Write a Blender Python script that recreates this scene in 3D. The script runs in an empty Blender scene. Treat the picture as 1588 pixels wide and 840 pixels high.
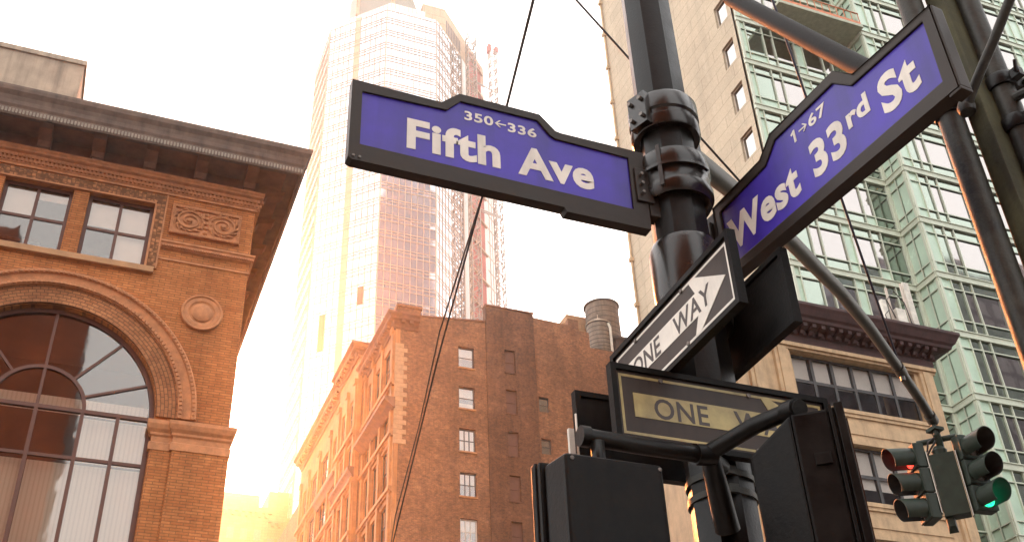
import bpy, bmesh, math, random
from math import sin, cos, pi, radians, sqrt, atan2
from mathutils import Vector, Matrix
from mathutils.geometry import tessellate_polygon

random.seed(7)
SC = bpy.context.scene
COL = SC.collection

# ---------------------------------------------------------------- camera
cd = bpy.data.cameras.new('camera')
cam = bpy.data.objects.new('camera', cd)
COL.objects.link(cam)
cd.sensor_width = 36.0
cd.lens = 36.0 * 1700 / 1588
cd.clip_start = 0.05
cd.clip_end = 3000
_h = radians(23.0); _p = radians(34.7); _r = radians(2.6)
fw = Vector((cos(_p) * sin(_h), cos(_p) * cos(_h), sin(_p)))
rt0 = Vector((cos(_h), -sin(_h), 0))
up0 = rt0.cross(fw)
rt = rt0 * cos(_r) - up0 * sin(_r)
rt = rt0 * cos(_r) + up0 * -sin(_r)
up = up0 * cos(_r) + rt0 * sin(_r)
# image right = rt, image up = up, view = fw
rt = rt0 * cos(_r) - up0 * sin(_r)
R3 = Matrix((rt, up, -fw)).transposed()
cam.matrix_world = Matrix.Translation((0, 0, 1.7)) @ R3.to_4x4()
SC.camera = cam

# ---------------------------------------------------------------- world, sun, exposure
SUN_AZ, SUN_EL = radians(6.5), radians(25.0)      # azimuth from +Y towards +X
w = bpy.data.worlds.new('World'); SC.world = w; w.use_nodes = True
nt = w.node_tree; nt.nodes.clear()
sky = nt.nodes.new('ShaderNodeTexSky'); sky.sky_type = 'NISHITA'; sky.sun_disc = False
sky.sun_elevation = SUN_EL; sky.sun_rotation = SUN_AZ
sky.air_density = 1.0; sky.dust_density = 6.0; sky.ozone_density = 1.0
hs = nt.nodes.new('ShaderNodeHueSaturation'); hs.inputs['Saturation'].default_value = 0.25
mx = nt.nodes.new('ShaderNodeMix'); mx.data_type = 'RGBA'; mx.blend_type = 'MIX'
mx.inputs['Factor'].default_value = 0.75
mx.inputs['B'].default_value = (9.1, 9.05, 9.0, 1)          # even bright overcast
bg = nt.nodes.new('ShaderNodeBackground'); bg.inputs['Strength'].default_value = 0.13
wo = nt.nodes.new('ShaderNodeOutputWorld')
nt.links.new(sky.outputs[0], hs.inputs['Color']); nt.links.new(hs.outputs[0], mx.inputs['A'])
nt.links.new(mx.outputs['Result'], bg.inputs['Color']); nt.links.new(bg.outputs[0], wo.inputs[0])

sl = bpy.data.lights.new('sun', 'SUN'); sl.energy = 4.4; sl.angle = radians(14); sl.color = (1.0, 0.28, 0.065)
so = bpy.data.objects.new('sun', sl); COL.objects.link(so)
sd = Vector((sin(SUN_AZ) * cos(SUN_EL), cos(SUN_AZ) * cos(SUN_EL), sin(SUN_EL)))
so.rotation_euler = sd.to_track_quat('Z', 'Y').to_euler(); so.location = (20, 60, 60)

SC.view_settings.view_transform = 'Standard'; SC.view_settings.look = 'None'
SC.view_settings.exposure = 1.52; SC.view_settings.gamma = 1.0
SC.render.engine = 'CYCLES'
SC.cycles.use_denoising = True
SC.cycles.max_bounces = 8; SC.cycles.diffuse_bounces = 3; SC.cycles.glossy_bounces = 4
SC.cycles.transparent_max_bounces = 16; SC.cycles.volume_bounces = 0
SC.cycles.sample_clamp_indirect = 6.0
SC.cycles.caustics_reflective = False; SC.cycles.caustics_refractive = False

# ---------------------------------------------------------------- materials
MATS = {}
class NT:
    def __init__(s, name):
        s.m = bpy.data.materials.new(name); s.m.use_nodes = True
        s.t = s.m.node_tree; s.t.nodes.clear()
        s.out = s.n('ShaderNodeOutputMaterial')
    def n(s, t, **k):
        x = s.t.nodes.new(t)
        for a, b in k.items(): setattr(x, a, b)
        return x
    def l(s, a, b): s.t.links.new(a, b)
    def bsdf(s, col=(.5, .5, .5), rough=.6, metal=0., spec=.5):
        b = s.n('ShaderNodeBsdfPrincipled')
        b.inputs['Base Color'].default_value = (*col, 1); b.inputs['Roughness'].default_value = rough
        b.inputs['Metallic'].default_value = metal; b.inputs['Specular IOR Level'].default_value = spec
        s.l(b.outputs[0], s.out.inputs['Surface']); return b
    def noise(s, scale, detail=4, rough=.55, vec=None):
        x = s.n('ShaderNodeTexNoise'); x.inputs['Scale'].default_value = scale
        x.inputs['Detail'].default_value = detail; x.inputs['Roughness'].default_value = rough
        if vec is not None: s.l(vec, x.inputs['Vector'])
        return x
    def ramp(s, fac, pts):
        r = s.n('ShaderNodeValToRGB'); e = r.color_ramp.elements
        while len(e) < len(pts): e.new(.5)
        for el, (p, c) in zip(e, pts):
            el.position = p; el.color = (*c, 1) if len(c) == 3 else c
        s.l(fac, r.inputs['Fac']); return r
    def mix(s, a, b, f=None, mode='MIX', fv=.5):
        x = s.n('ShaderNodeMix', data_type='RGBA', blend_type=mode)
        x.inputs['Factor'].default_value = fv
        if f is not None: s.l(f, x.inputs['Factor'])
        for sock, v in ((x.inputs['A'], a), (x.inputs['B'], b)):
            if isinstance(v, tuple): sock.default_value = (*v, 1)
            else: s.l(v, sock)
        return x.outputs['Result']
    def bump(s, h, strength=.4, dist=.02):
        x = s.n('ShaderNodeBump'); x.inputs['Strength'].default_value = strength; x.inputs['Distance'].default_value = dist
        s.l(h, x.inputs['Height']); return x.outputs[0]
    def obj(s): return s.n('ShaderNodeTexCoord').outputs['Object']

def plain(name, col, rough=.6, metal=0., spec=.5, var=.25, scale=3., bump=.15, bscale=40., rvar=.1, bdist=.01, streak=0.):
    t = NT(name); b = t.bsdf(col, rough, metal, spec); o = t.obj()
    no = t.noise(scale, 6, .6, o)
    lo = tuple(c * (1 - var) for c in col); hi = tuple(min(1, c * (1 + var)) for c in col)
    r = t.ramp(no.outputs['Fac'], [(.3, lo), (.7, hi)])
    c = r.outputs[0]
    if streak:
        mp = t.n('ShaderNodeMapping'); mp.inputs['Scale'].default_value = (1, 1, .08); t.l(o, mp.inputs[0])
        ns = t.noise(scale * 2.2, 5, .6, mp.outputs[0])
        rs = t.ramp(ns.outputs['Fac'], [(.48, (1, 1, 1)), (.72, (1 - streak,) * 3)])
        c = t.mix(c, rs.outputs[0], mode='MULTIPLY', fv=1.)
    t.l(c, b.inputs['Base Color'])
    n2 = t.noise(bscale, 5, .6, o)
    if bump: t.l(t.bump(n2.outputs['Fac'], bump, bdist), b.inputs['Normal'])
    mr = t.n('ShaderNodeMapRange'); mr.inputs['To Min'].default_value = max(.02, rough - rvar); mr.inputs['To Max'].default_value = min(1, rough + rvar)
    t.l(no.outputs['Fac'], mr.inputs['Value']); t.l(mr.outputs[0], b.inputs['Roughness'])
    return t.m

def brick(name, c1, c2, mort, bw, bh, ms=.012, uv=False, var=.25, bump=.5, rough=.85, stain=.35, vscale=.35, offset=.5, bias=0.):
    t = NT(name); b = t.bsdf(c1, rough, 0, .3)
    tc = t.n('ShaderNodeTexCoord'); o = tc.outputs['Object']
    if uv: vec = tc.outputs['UV']
    else:
        sx = t.n('ShaderNodeSeparateXYZ'); t.l(o, sx.inputs[0])
        ad = t.n('ShaderNodeMath', operation='ADD'); t.l(sx.outputs[0], ad.inputs[0]); t.l(sx.outputs[1], ad.inputs[1])
        cb = t.n('ShaderNodeCombineXYZ'); t.l(ad.outputs[0], cb.inputs[0]); t.l(sx.outputs[2], cb.inputs[1]); vec = cb.outputs[0]
    k = t.n('ShaderNodeTexBrick'); k.offset = offset
    k.inputs['Color1'].default_value = (*c1, 1); k.inputs['Color2'].default_value = (*c2, 1); k.inputs['Mortar'].default_value = (*mort, 1)
    k.inputs['Scale'].default_value = 1; k.inputs['Mortar Size'].default_value = ms; k.inputs['Mortar Smooth'].default_value = .2
    k.inputs['Brick Width'].default_value = bw; k.inputs['Row Height'].default_value = bh; k.inputs['Bias'].default_value = bias
    t.l(vec, k.inputs['Vector'])
    n1 = t.noise(vscale, 7, .65, o)
    r1 = t.ramp(n1.outputs['Fac'], [(.3, (1 - stain,) * 3), (.65, (1.0, 1.0, 1.0))])
    n3 = t.noise(6., 4, .7, o)
    r3 = t.ramp(n3.outputs['Fac'], [(.3, (1 - var,) * 3), (.7, (1 + var * .5,) * 3)])
    c = t.mix(k.outputs['Color'], r1.outputs[0], mode='MULTIPLY', fv=1.)
    c = t.mix(c, r3.outputs[0], mode='MULTIPLY', fv=1.)
    mp = t.n('ShaderNodeMapping'); mp.inputs['Scale'].default_value = (1.1, 1.1, .07); t.l(o, mp.inputs[0])
    ns = t.noise(1.0, 6, .65, mp.outputs[0])
    rs = t.ramp(ns.outputs['Fac'], [(.50, (1, 1, 1)), (.75, (1 - stain * .9,) * 3)])
    c = t.mix(c, rs.outputs[0], mode='MULTIPLY', fv=1.)
    nb = t.noise(1.3, 3, .5, o)
    rb2 = t.ramp(nb.outputs['Fac'], [(.58, (0, 0, 0)), (.68, (1, 1, 1))])
    c = t.mix(c, tuple(min(1, q * 1.5 + .02) for q in c1), f=None, fv=0.) if False else t.mix(c, rb2.outputs[0], mode='SOFT_LIGHT', fv=stain * .35)
    t.l(c, b.inputs['Base Color'])
    inv = t.n('ShaderNodeMath', operation='SUBTRACT'); inv.inputs[0].default_value = 1.; t.l(k.outputs['Fac'], inv.inputs[1])
    t.l(t.bump(inv.outputs[0], bump, .012), b.inputs['Normal'])
    return t.m

def mirror_glass(name, tint, rough=.04, metal=1., wav=.02, wscale=1.2):
    wav *= .2
    t = NT(name); b = t.bsdf(tint, rough, metal, .6); o = t.obj()
    n = t.noise(wscale, 2, .5, o); t.l(t.bump(n.outputs['Fac'], wav, .3), b.inputs['Normal'])
    return t.m

def clear_glass(name, tint=(.8, .8, .8), refl=.28, wav=.03, wscale=2.5, rtint=(1, 1, 1)):
    wav *= .1
    t = NT(name)
    tr = t.n('ShaderNodeBsdfTransparent'); tr.inputs[0].default_value = (*tint, 1)
    gl = t.n('ShaderNodeBsdfGlossy'); gl.inputs['Color'].default_value = (*rtint, 1); gl.inputs['Roughness'].default_value = .03
    n = t.noise(wscale, 2, .5, t.obj()); t.l(t.bump(n.outputs['Fac'], wav, .4), gl.inputs['Normal'])
    ge = t.n('ShaderNodeNewGeometry'); dt = t.n('ShaderNodeVectorMath', operation='DOT_PRODUCT')
    t.l(ge.outputs['Normal'], dt.inputs[0]); t.l(ge.outputs['Incoming'], dt.inputs[1])
    ab = t.n('ShaderNodeMath', operation='ABSOLUTE'); t.l(dt.outputs['Value'], ab.inputs[0])
    om = t.n('ShaderNodeMath', operation='SUBTRACT', use_clamp=True); om.inputs[0].default_value = 1.; t.l(ab.outputs[0], om.inputs[1])
    pw = t.n('ShaderNodeMath', operation='POWER'); pw.inputs[1].default_value = 5.; t.l(om.outputs[0], pw.inputs[0])
    ad = t.n('ShaderNodeMath', operation='MULTIPLY_ADD', use_clamp=True); ad.inputs[1].default_value = .9; ad.inputs[2].default_value = .05 + refl; t.l(pw.outputs[0], ad.inputs[0])
    ms = t.n('ShaderNodeMixShader'); t.l(ad.outputs[0], ms.inputs[0]); t.l(tr.outputs[0], ms.inputs[1]); t.l(gl.outputs[0], ms.inputs[2])
    t.l(ms.outputs[0], t.out.inputs['Surface']); return t.m

def emit(name, col, s):
    t = NT(name); e = t.n('ShaderNodeEmission'); e.inputs[0].default_value = (*col, 1)
    vo = t.n('ShaderNodeTexVoronoi'); vo.inputs['Scale'].default_value = 70.; vo.inputs['Randomness'].default_value = .2; t.l(t.obj(), vo.inputs['Vector'])
    mr = t.n('ShaderNodeMapRange'); mr.inputs['From Max'].default_value = .7; mr.inputs['To Min'].default_value = s * 1.4; mr.inputs['To Max'].default_value = s * .25
    t.l(vo.outputs['Distance'], mr.inputs['Value']); t.l(mr.outputs[0], e.inputs[1])
    t.l(e.outputs[0], t.out.inputs['Surface']); return t.m

def ornament(name, col, scale=9., depth=.03):
    t = NT(name); b = t.bsdf(col, .8, 0, .3); o = t.obj()
    v = t.n('ShaderNodeTexVoronoi', feature='DISTANCE_TO_EDGE'); v.inputs['Scale'].default_value = scale; v.inputs['Randomness'].default_value = .35; t.l(o, v.inputs['Vector'])
    r = t.ramp(v.outputs['Distance'], [(.03, tuple(c * .35 for c in col)), (.22, tuple(min(1, c * 1.15) for c in col))])
    t.l(r.outputs[0], b.inputs['Base Color']); t.l(t.bump(v.outputs['Distance'], .9, depth), b.inputs['Normal']); return t.m

M = dict(
    l_brick=brick('terracotta_brick', (.70, .28, .095), (.57, .195, .06), (.34, .15, .06), .30, .076, .011, var=.22, stain=.3),
    l_arch=brick('arch_brick', (.58, .26, .11), (.47, .19, .08), (.24, .11, .055), .20, .092, .012, uv=True, var=.25),
    l_terra=plain('terracotta_moulding', (.50, .215, .09), .75, var=.25, scale=5, bump=.35, bscale=25),
    l_orn=ornament('carved_terracotta', (.46, .20, .085)),
    l_sill=plain('sill_stone', (.46, .25, .12), .8, var=.2),
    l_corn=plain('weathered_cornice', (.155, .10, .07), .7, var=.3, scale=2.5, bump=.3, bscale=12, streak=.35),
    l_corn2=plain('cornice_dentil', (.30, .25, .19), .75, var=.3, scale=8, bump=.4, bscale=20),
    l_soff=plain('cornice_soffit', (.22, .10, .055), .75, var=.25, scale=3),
    l_frame=plain('maroon_window_frame', (.11, .036, .018), .5, var=.2),
    l_glass=clear_glass('window_glass', (.75, .68, .62), .10, .05, 1.4, (1, .93, .87)),
    blind=plain('white_blind', (.70, .64, .56), .8, var=.06, bump=.1),
    blind_v=None,
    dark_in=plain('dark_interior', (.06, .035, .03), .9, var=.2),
    conc=plain('stained_concrete', (.42, .33, .24), .85, var=.2, scale=1.4, bump=.3, bscale=14, streak=.45),
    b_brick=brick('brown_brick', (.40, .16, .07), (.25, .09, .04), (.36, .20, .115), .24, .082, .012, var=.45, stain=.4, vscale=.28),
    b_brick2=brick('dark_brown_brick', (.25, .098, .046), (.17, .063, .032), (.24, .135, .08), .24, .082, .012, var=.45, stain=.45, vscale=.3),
    b_stone=plain('facade_stone', (.46, .185, .065), .8, var=.25, scale=1.5, bump=.3, bscale=8, streak=.3),
    b_quoin=plain('quoin_stone', (.44, .26, .14), .8, var=.2),
    b_corn=plain('copper_brown_cornice', (.20, .075, .035), .75, var=.3, scale=2, streak=.3),
    sash=plain('dark_sash', (.06, .04, .032), .5),
    sash_w=plain('white_sash', (.66, .56, .46), .6),
    shutter=plain('brown_shutter', (.12, .05, .032), .7, var=.2),
    glass_d=clear_glass('sash_glass', (.72, .67, .62), .14, .05, 2., (1, .95, .9)),
    t_glass=mirror_glass('tower_mirror_glass', (.57, .58, .60), .05, 1., .035, .5),
    t_mull=plain('tower_mullion', (.50, .38, .28), .6, var=.1, bump=0),
    t_peach=plain('peach_panel', (.64, .40, .25), .6, var=.08, bump=0),
    t_grey=plain('grey_louvre', (.27, .25, .20), .7, var=.1, scale=.5),
    t_beige=brick('beige_cladding', (.62, .44, .29), (.58, .40, .26), (.40, .27, .18), 4., 2.4, .08, var=.08, stain=.15, vscale=.1),
    t_louv=plain('dark_louvre', (.10, .08, .07), .7),
    t_red=plain('red_hoist_wrap', (.34, .07, .045), .75, var=.25, scale=.25, bump=.2, bscale=1.),
    t_white=plain('pale_panel', (.78, .72, .66), .5, var=.05),
    steel_l=plain('hoist_steel', (.40, .33, .27), .55, .3, var=.2),
    tan=brick('tan_limestone', (.56, .455, .325), (.52, .42, .30), (.33, .26, .18), 3.4, .925, .022, var=.14, stain=.16, vscale=.22, rough=.75, bump=.3),
    g_metal=plain('pale_green_metal', (.53, .56, .44), .5, .0, .5, var=.07, scale=1., bump=.05),
    g_panel=plain('green_panel', (.50, .64, .50), .25, .0, .6, var=.1, scale=.8, bump=.04, bscale=4),
    g_pglass=mirror_glass('pale_green_glass', (.30, .345, .29), .05, .9, .03, .9),
    g_dglass=mirror_glass('clear_mirror_glass', (.37, .345, .33), .03, 1., .06, .7),
    g_dark=plain('green_dark_joint', (.17, .21, .155), .6, bump=0),
    g_slab=plain('balcony_concrete', (.42, .43, .33), .85, var=.2, bump=.4, bscale=10),
    orange=plain('orange_railing', (.55, .18, .08), .6),
    tan_win=mirror_glass('pale_window_glass', (.38, .37, .36), .05, 1., .03, 1.),
    d_corn=plain('oxblood_cornice', (.055, .022, .020), .65, var=.3, scale=2.5, bump=.25, bscale=10, streak=.4),
    d_stone=plain('tan_terracotta', (.52, .355, .205), .75, var=.18, scale=2., bump=.3, bscale=18, streak=.25),
    d_frame=plain('grey_window_frame', (.045, .043, .042), .5),
    roof=plain('roof_felt', (.08, .075, .07), .9),
    wood=plain('tank_wood', (.19, .135, .095), .85, var=.3, scale=2., bump=.4, bscale=6, streak=.4),
    wood2=plain('pale_tank_wood', (.22, .165, .12), .85, var=.25, scale=2., bump=.4, bscale=6, streak=.35),
    iron=plain('rusty_hoop', (.045, .032, .024), .6),
    post=plain('weathered_green_post', (.065, .062, .030), .7, var=.35, scale=8, bump=.4, bscale=30, streak=.4, spec=.3),
    pipe=plain('dull_black_pipe', (.012, .010, .009), .7, 0., .2, var=.5, scale=12, bump=.2, bscale=60),
    tube=plain('galvanised_black_tube', (.030, .028, .022), .46, .15, .28, var=.55, scale=14, bump=.22, bscale=80, rvar=.2),
    pole=plain('black_pole_paint', (.006, .005, .004), .38, 0., .2, var=.6, scale=14, bump=.22, bscale=90, rvar=.2, bdist=.004),
    pole_b=plain('brown_black_paint', (.014, .009, .006), .25, 0., .42, var=.4, scale=12, bump=.12, bscale=60, rvar=.1, bdist=.004),
    ped=plain('black_signal_housing', (.006, .0048, .004), .42, 0., .10, var=.7, scale=9, bump=.35, bscale=55, rvar=.2, bdist=.004, streak=.4),
    arm=plain('grey_arm_paint', (.042, .040, .034), .38, .2, .4, var=.3, scale=12, bump=.10, bscale=60),
    s_frame=plain('bronze_sign_frame', (.022, .013, .008), .45, .1, .25, var=.25, scale=14, bump=.06, bscale=80, rvar=.08),
    s_blue=plain('violet_blue_sheeting', (.046, .022, .34), .38, 0., .35, var=.28, scale=3.2, bump=.06, bscale=110, rvar=.16, streak=.3),
    s_white=plain('sign_white', (.76, .72, .64), .5, 0., .3, var=.12, scale=7, bump=.03, streak=.15),
    ow_dark=plain('one_way_dark_sheeting', (.034, .021, .015), .45, 0., .3, var=.35, scale=6, bump=.06, streak=.3),
    ow_text=plain('one_way_lettering', (.045, .032, .028), .5, var=.1, bump=0),
    ow_gold=plain('yellow_glare_white', (.36, .29, .12), .35, 0., .4, var=.5, scale=5, bump=.06, streak=.25),  # lower ONE WAY white, its yellow reflections put into the colour
    bolt=plain('bolt_steel', (.12, .10, .085), .4, .5),
    wire=plain('dark_wire', (.02, .016, .016), .5, bump=0),
    rod=plain('blue_black_rod', (.018, .018, .035), .5, bump=0),
    sig=plain('olive_signal_paint', (.020, .030, .021), .48, 0., .25, var=.25, scale=10, bump=.08),
    sig_in=plain('visor_inside', (.015, .015, .014), .7, bump=0),
    red_on=emit('red_lens', (1., .05, .03), 2.2), green_on=emit('green_lens', (.03, 1., .42), 1.3),
    lens_off=plain('dark_lens', (.03, .02, .015), .2),
    antenna=plain('antenna_white', (.62, .58, .50), .6),
    asphalt=plain('asphalt', (.05, .05, .05), .9, bscale=60, bump=.4),
    pave=brick('pavement_slabs', (.36, .34, .31), (.33, .31, .28), (.2, .19, .17), 1.5, 1.5, .02, offset=0.),
    far1=brick('far_masonry', (.50, .28, .14), (.46, .25, .12), (.40, .22, .11), 1.2, .5, .05, var=.1, stain=.2, vscale=.05),
    far_w=plain('far_window', (.34, .20, .13), .4, bump=0),
    esb=None, blk=brick('blue_grey_office', (.36, .36, .40), (.32, .32, .36), (.16, .16, .19), 3.0, 3.6, .5, offset=0., var=.1, stain=.1, bump=.1),
    glass_low=clear_glass('dull_pane', (.7, .68, .66), .0, .05, 2.),
    blind_w=plain('bright_roller_blind', (.86, .82, .76), .8, var=.04, bump=.05),
)
# vertical blind: pleats
t = NT('vertical_blind'); b = t.bsdf((.66, .58, .48), .8)
wv = t.n('ShaderNodeTexWave', bands_direction='X'); wv.inputs['Scale'].default_value = 3.0; wv.inputs['Distortion'].default_value = .3
t.l(t.obj(), wv.inputs['Vector'])
r = t.ramp(wv.outputs['Fac'], [(0, (.60, .53, .44)), (.5, (.70, .63, .53))]); t.l(r.outputs[0], b.inputs['Base Color'])
M['blind_v'] = t.m
M['esb'] = brick('grey_stone_grid', (.07, .13, .21), (.06, .115, .19), (.02, .04, .07), 2.4, 3.9, .55, var=.1, stain=.1, offset=0., bump=.1)

# ---------------------------------------------------------------- mesh helper
class B:
    def __init__(s):
        s.v = []; s.f = []; s.m = []; s.uv = {}; s.sm = []
        s.O = Vector((0, 0, 0)); s.u = Vector((1, 0, 0)); s.n = Vector((0, 1, 0)); s.z = Vector((0, 0, 1))
    def at(s, O, u=(1, 0, 0), n=(0, 1, 0), z=(0, 0, 1)):
        s.O, s.u, s.n, s.z = Vector(O), Vector(u), Vector(n), Vector(z); return s
    def p(s, x, y, z):
        s.v.append(s.O + s.u * x + s.n * y + s.z * z); return len(s.v) - 1
    def face(s, ids, m=0, uv=None, smooth=False):
        s.f.append(tuple(ids)); s.m.append(m); s.sm.append(smooth)
        if uv: s.uv[len(s.f) - 1] = uv
    def box(s, x0, y0, z0, x1, y1, z1, m=0):
        i = [s.p(*q) for q in ((x0, y0, z0), (x1, y0, z0), (x1, y1, z0), (x0, y1, z0), (x0, y0, z1), (x1, y0, z1), (x1, y1, z1), (x0, y1, z1))]
        for q in ((0, 3, 2, 1), (4, 5, 6, 7), (0, 1, 5, 4), (1, 2, 6, 5), (2, 3, 7, 6), (3, 0, 4, 7)):
            s.face([i[k] for k in q], m)
        return s
    def frustum(s, r0, y0, r1, y1, m=0):          # rectangles (x0,z0,x1,z1) at two depths
        a = [s.p(x, y0, z) for x, z in ((r0[0], r0[1]), (r0[2], r0[1]), (r0[2], r0[3]), (r0[0], r0[3]))]
        b = [s.p(x, y1, z) for x, z in ((r1[0], r1[1]), (r1[2], r1[1]), (r1[2], r1[3]), (r1[0], r1[3]))]
        s.face(a, m); s.face(b[::-1], m)
        for k in range(4): s.face([a[k], b[k], b[(k + 1) % 4], a[(k + 1) % 4]], m)
        return s
    def prism(s, poly, y0, y1, m=0, holes=(), back=True, side=True):   # poly in (x,z), extruded in depth y
        loops = [list(poly)] + [list(h) for h in holes]
        tri = tessellate_polygon([[Vector((a, c, 0)) for a, c in lp] for lp in loops])
        fl = [q for lp in loops for q in lp]
        a = [s.p(x, y0, z) for x, z in fl]
        for t3 in tri: s.face([a[k] for k in t3], m)
        b = [s.p(x, y1, z) for x, z in fl]
        if back:
            for t3 in tri: s.face([b[k] for k in t3][::-1], m)
        if side:
            o = 0
            for lp in loops:
                n = len(lp)
                for k in range(n):
                    k2 = (k + 1) % n
                    s.face([a[o + k], a[o + k2], b[o + k2], b[o + k]], m)
                o += n
        return s
    def tube(s, pts, r, n=12, m=0, cap=True, smooth=True, prof=None):
        pts = [Vector(q) for q in pts]; rs = r if isinstance(r, (list, tuple)) else [r] * len(pts)
        rings = []; ref = None
        for i, q in enumerate(pts):
            d = (pts[min(i + 1, len(pts) - 1)] - pts[max(i - 1, 0)]).normalized()
            if ref is None:
                ref = Vector((0, 0, 1)) if abs(d.z) < .9 else Vector((1, 0, 0))
            a = d.cross(ref).normalized(); bb = a.cross(d).normalized(); ref = bb
            ring = []
            for k in range(n):
                an = 2 * pi * k / n; rr = rs[i] * (prof(an) if prof else 1)
                v = q + a * (cos(an) * rr) + bb * (sin(an) * rr); ring.append(s.p(v.x, v.y, v.z))
            rings.append(ring)
        for A, C in zip(rings, rings[1:]):
            for k in range(n): s.face([A[k], A[(k + 1) % n], C[(k + 1) % n], C[k]], m, smooth=smooth)
        if cap: s.face(rings[0][::-1], m); s.face(rings[-1], m)
        return s
    def lathe(s, prof, c=(0, 0, 0), n=24, m=0, axis='z', a0=0., a1=2 * pi, smooth=True):   # prof = (r, h)
        full = abs(a1 - a0 - 2 * pi) < 1e-6; cnt = n if full else n + 1; rings = []
        for r, h in prof:
            ring = []
            for k in range(cnt):
                an = a0 + (a1 - a0) * k / n
                if axis == 'z': q = (c[0] + cos(an) * r, c[1] + sin(an) * r, c[2] + h)
                elif axis == 'y': q = (c[0] + cos(an) * r, c[1] + h, c[2] + sin(an) * r)
                else: q = (c[0] + h, c[1] + cos(an) * r, c[2] + sin(an) * r)
                ring.append(s.p(*q))
            rings.append(ring)
        for A, C in zip(rings, rings[1:]):
            for k in range(n): s.face([A[k], A[(k + 1) % cnt], C[(k + 1) % cnt], C[k]], m, smooth=smooth)
        return s
    def sweep(s, path, prof, m=0, ends=True):      # horizontal moulding; outward = right of travel; prof = (out, z)
        P = [Vector((a, b)) for a, b in path]; off = []
        for i in range(len(P)):
            ns = []
            if i > 0: d = (P[i] - P[i - 1]).normalized(); ns.append(Vector((d.y, -d.x)))
            if i < len(P) - 1: d = (P[i + 1] - P[i]).normalized(); ns.append(Vector((d.y, -d.x)))
            if len(ns) == 2:
                q = ns[0] + ns[1]; off.append(q / (q.dot(ns[0])))
            else: off.append(ns[0])
        rings = [[s.p(P[i].x + off[i].x * o, P[i].y + off[i].y * o, z) for o, z in prof] for i in range(len(P))]
        k = len(prof)
        for A, C in zip(rings, rings[1:]):
            for j in range(k): s.face([A[j], C[j], C[(j + 1) % k], A[(j + 1) % k]], m)
        if ends: s.face(rings[0], m); s.face(rings[-1][::-1], m)
        return s
    def arc(s, cx, cz, prof, a0=0., a1=pi, n=48, m=0, close=True, ends=True):       # prof = (r, y) swept about y axis
        k = len(prof); rings = []
        for i in range(n + 1):
            an = a0 + (a1 - a0) * i / n
            rings.append([s.p(cx + cos(an) * r, y, cz + sin(an) * r) for r, y in prof])
        for i, (A, C) in enumerate(zip(rings, rings[1:])):
            for j in range(k if close else k - 1):
                j2 = (j + 1) % k; r0, y0 = prof[j]; r1, y1 = prof[j2]
                rm = max(r0, r1); t0 = (a0 + (a1 - a0) * i / n) * rm; t1 = (a0 + (a1 - a0) * (i + 1) / n) * rm
                d = sqrt((r1 - r0) ** 2 + (y1 - y0) ** 2)
                s.face([A[j], A[j2], C[j2], C[j]], m, uv=[(t0, r0 + y0), (t0, r0 + y0 + d), (t1, r0 + y0 + d), (t1, r0 + y0)])
        if ends and close: s.face(rings[0], m); s.face(rings[-1][::-1], m)
        return s
    def build(s, name, mats, parent=None, loc=None, local=False, bevel=0., seg=2):
        """local=False: vertices are world coordinates (parents unrotated); local=True: relative to the parent."""
        base = Vector((0, 0, 0)) if local else wloc(parent)
        off = Vector(loc) - base if loc is not None and not local else (Vector(loc) if loc is not None else Vector((0, 0, 0)))
        me = bpy.data.meshes.new(name)
        me.from_pydata([tuple(q - base - off) for q in s.v], [], s.f)
        for q in (mats if isinstance(mats, (list, tuple)) else [mats]): me.materials.append(q)
        me.polygons.foreach_set('material_index', s.m)
        me.polygons.foreach_set('use_smooth', s.sm)
        if s.uv:
            ul = me.uv_layers.new(name='UVMap')
            for fi, uvs in s.uv.items():
                for li, c in zip(me.polygons[fi].loop_indices, uvs): ul.data[li].uv = c
        bm = bmesh.new(); bm.from_mesh(me)
        if bevel:
            bmesh.ops.remove_doubles(bm, verts=bm.verts, dist=1e-5)
            es = [e for e in bm.edges if len(e.link_faces) == 2 and e.calc_face_angle(0) > .5 and not (e.link_faces[0].smooth and e.link_faces[1].smooth)]
            bmesh.ops.bevel(bm, geom=es, offset=bevel, segments=seg, affect='EDGES', clamp_overlap=True, profile=.6)
        bmesh.ops.recalc_face_normals(bm, faces=bm.faces)
        for e in bm.edges:
            if len(e.link_faces) == 2 and e.calc_face_angle(0) > .6: e.smooth = False
        bm.to_mesh(me); bm.free(); me.update()
        o = bpy.data.objects.new(name, me); COL.objects.link(o); o.location = off
        if parent is not None: o.parent = parent
        return o

def wloc(o):
    v = Vector((0, 0, 0))
    while o is not None:
        v = v + Vector(o.location); o = o.parent
    return v

def thing(name, label, cat, loc=(0, 0, 0), rz=0., group=None):
    o = bpy.data.objects.new(name, None); COL.objects.link(o); o.empty_display_size = .2
    o.location = loc; o.rotation_euler = (0, 0, rz); tag(o, label, cat, group); return o
def tag(o, label=None, cat=None, group=None, kind=None):
    if label: o['label'] = label
    if cat: o['category'] = cat
    if group: o['group'] = group
    if kind: o['kind'] = kind
    return o

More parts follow.
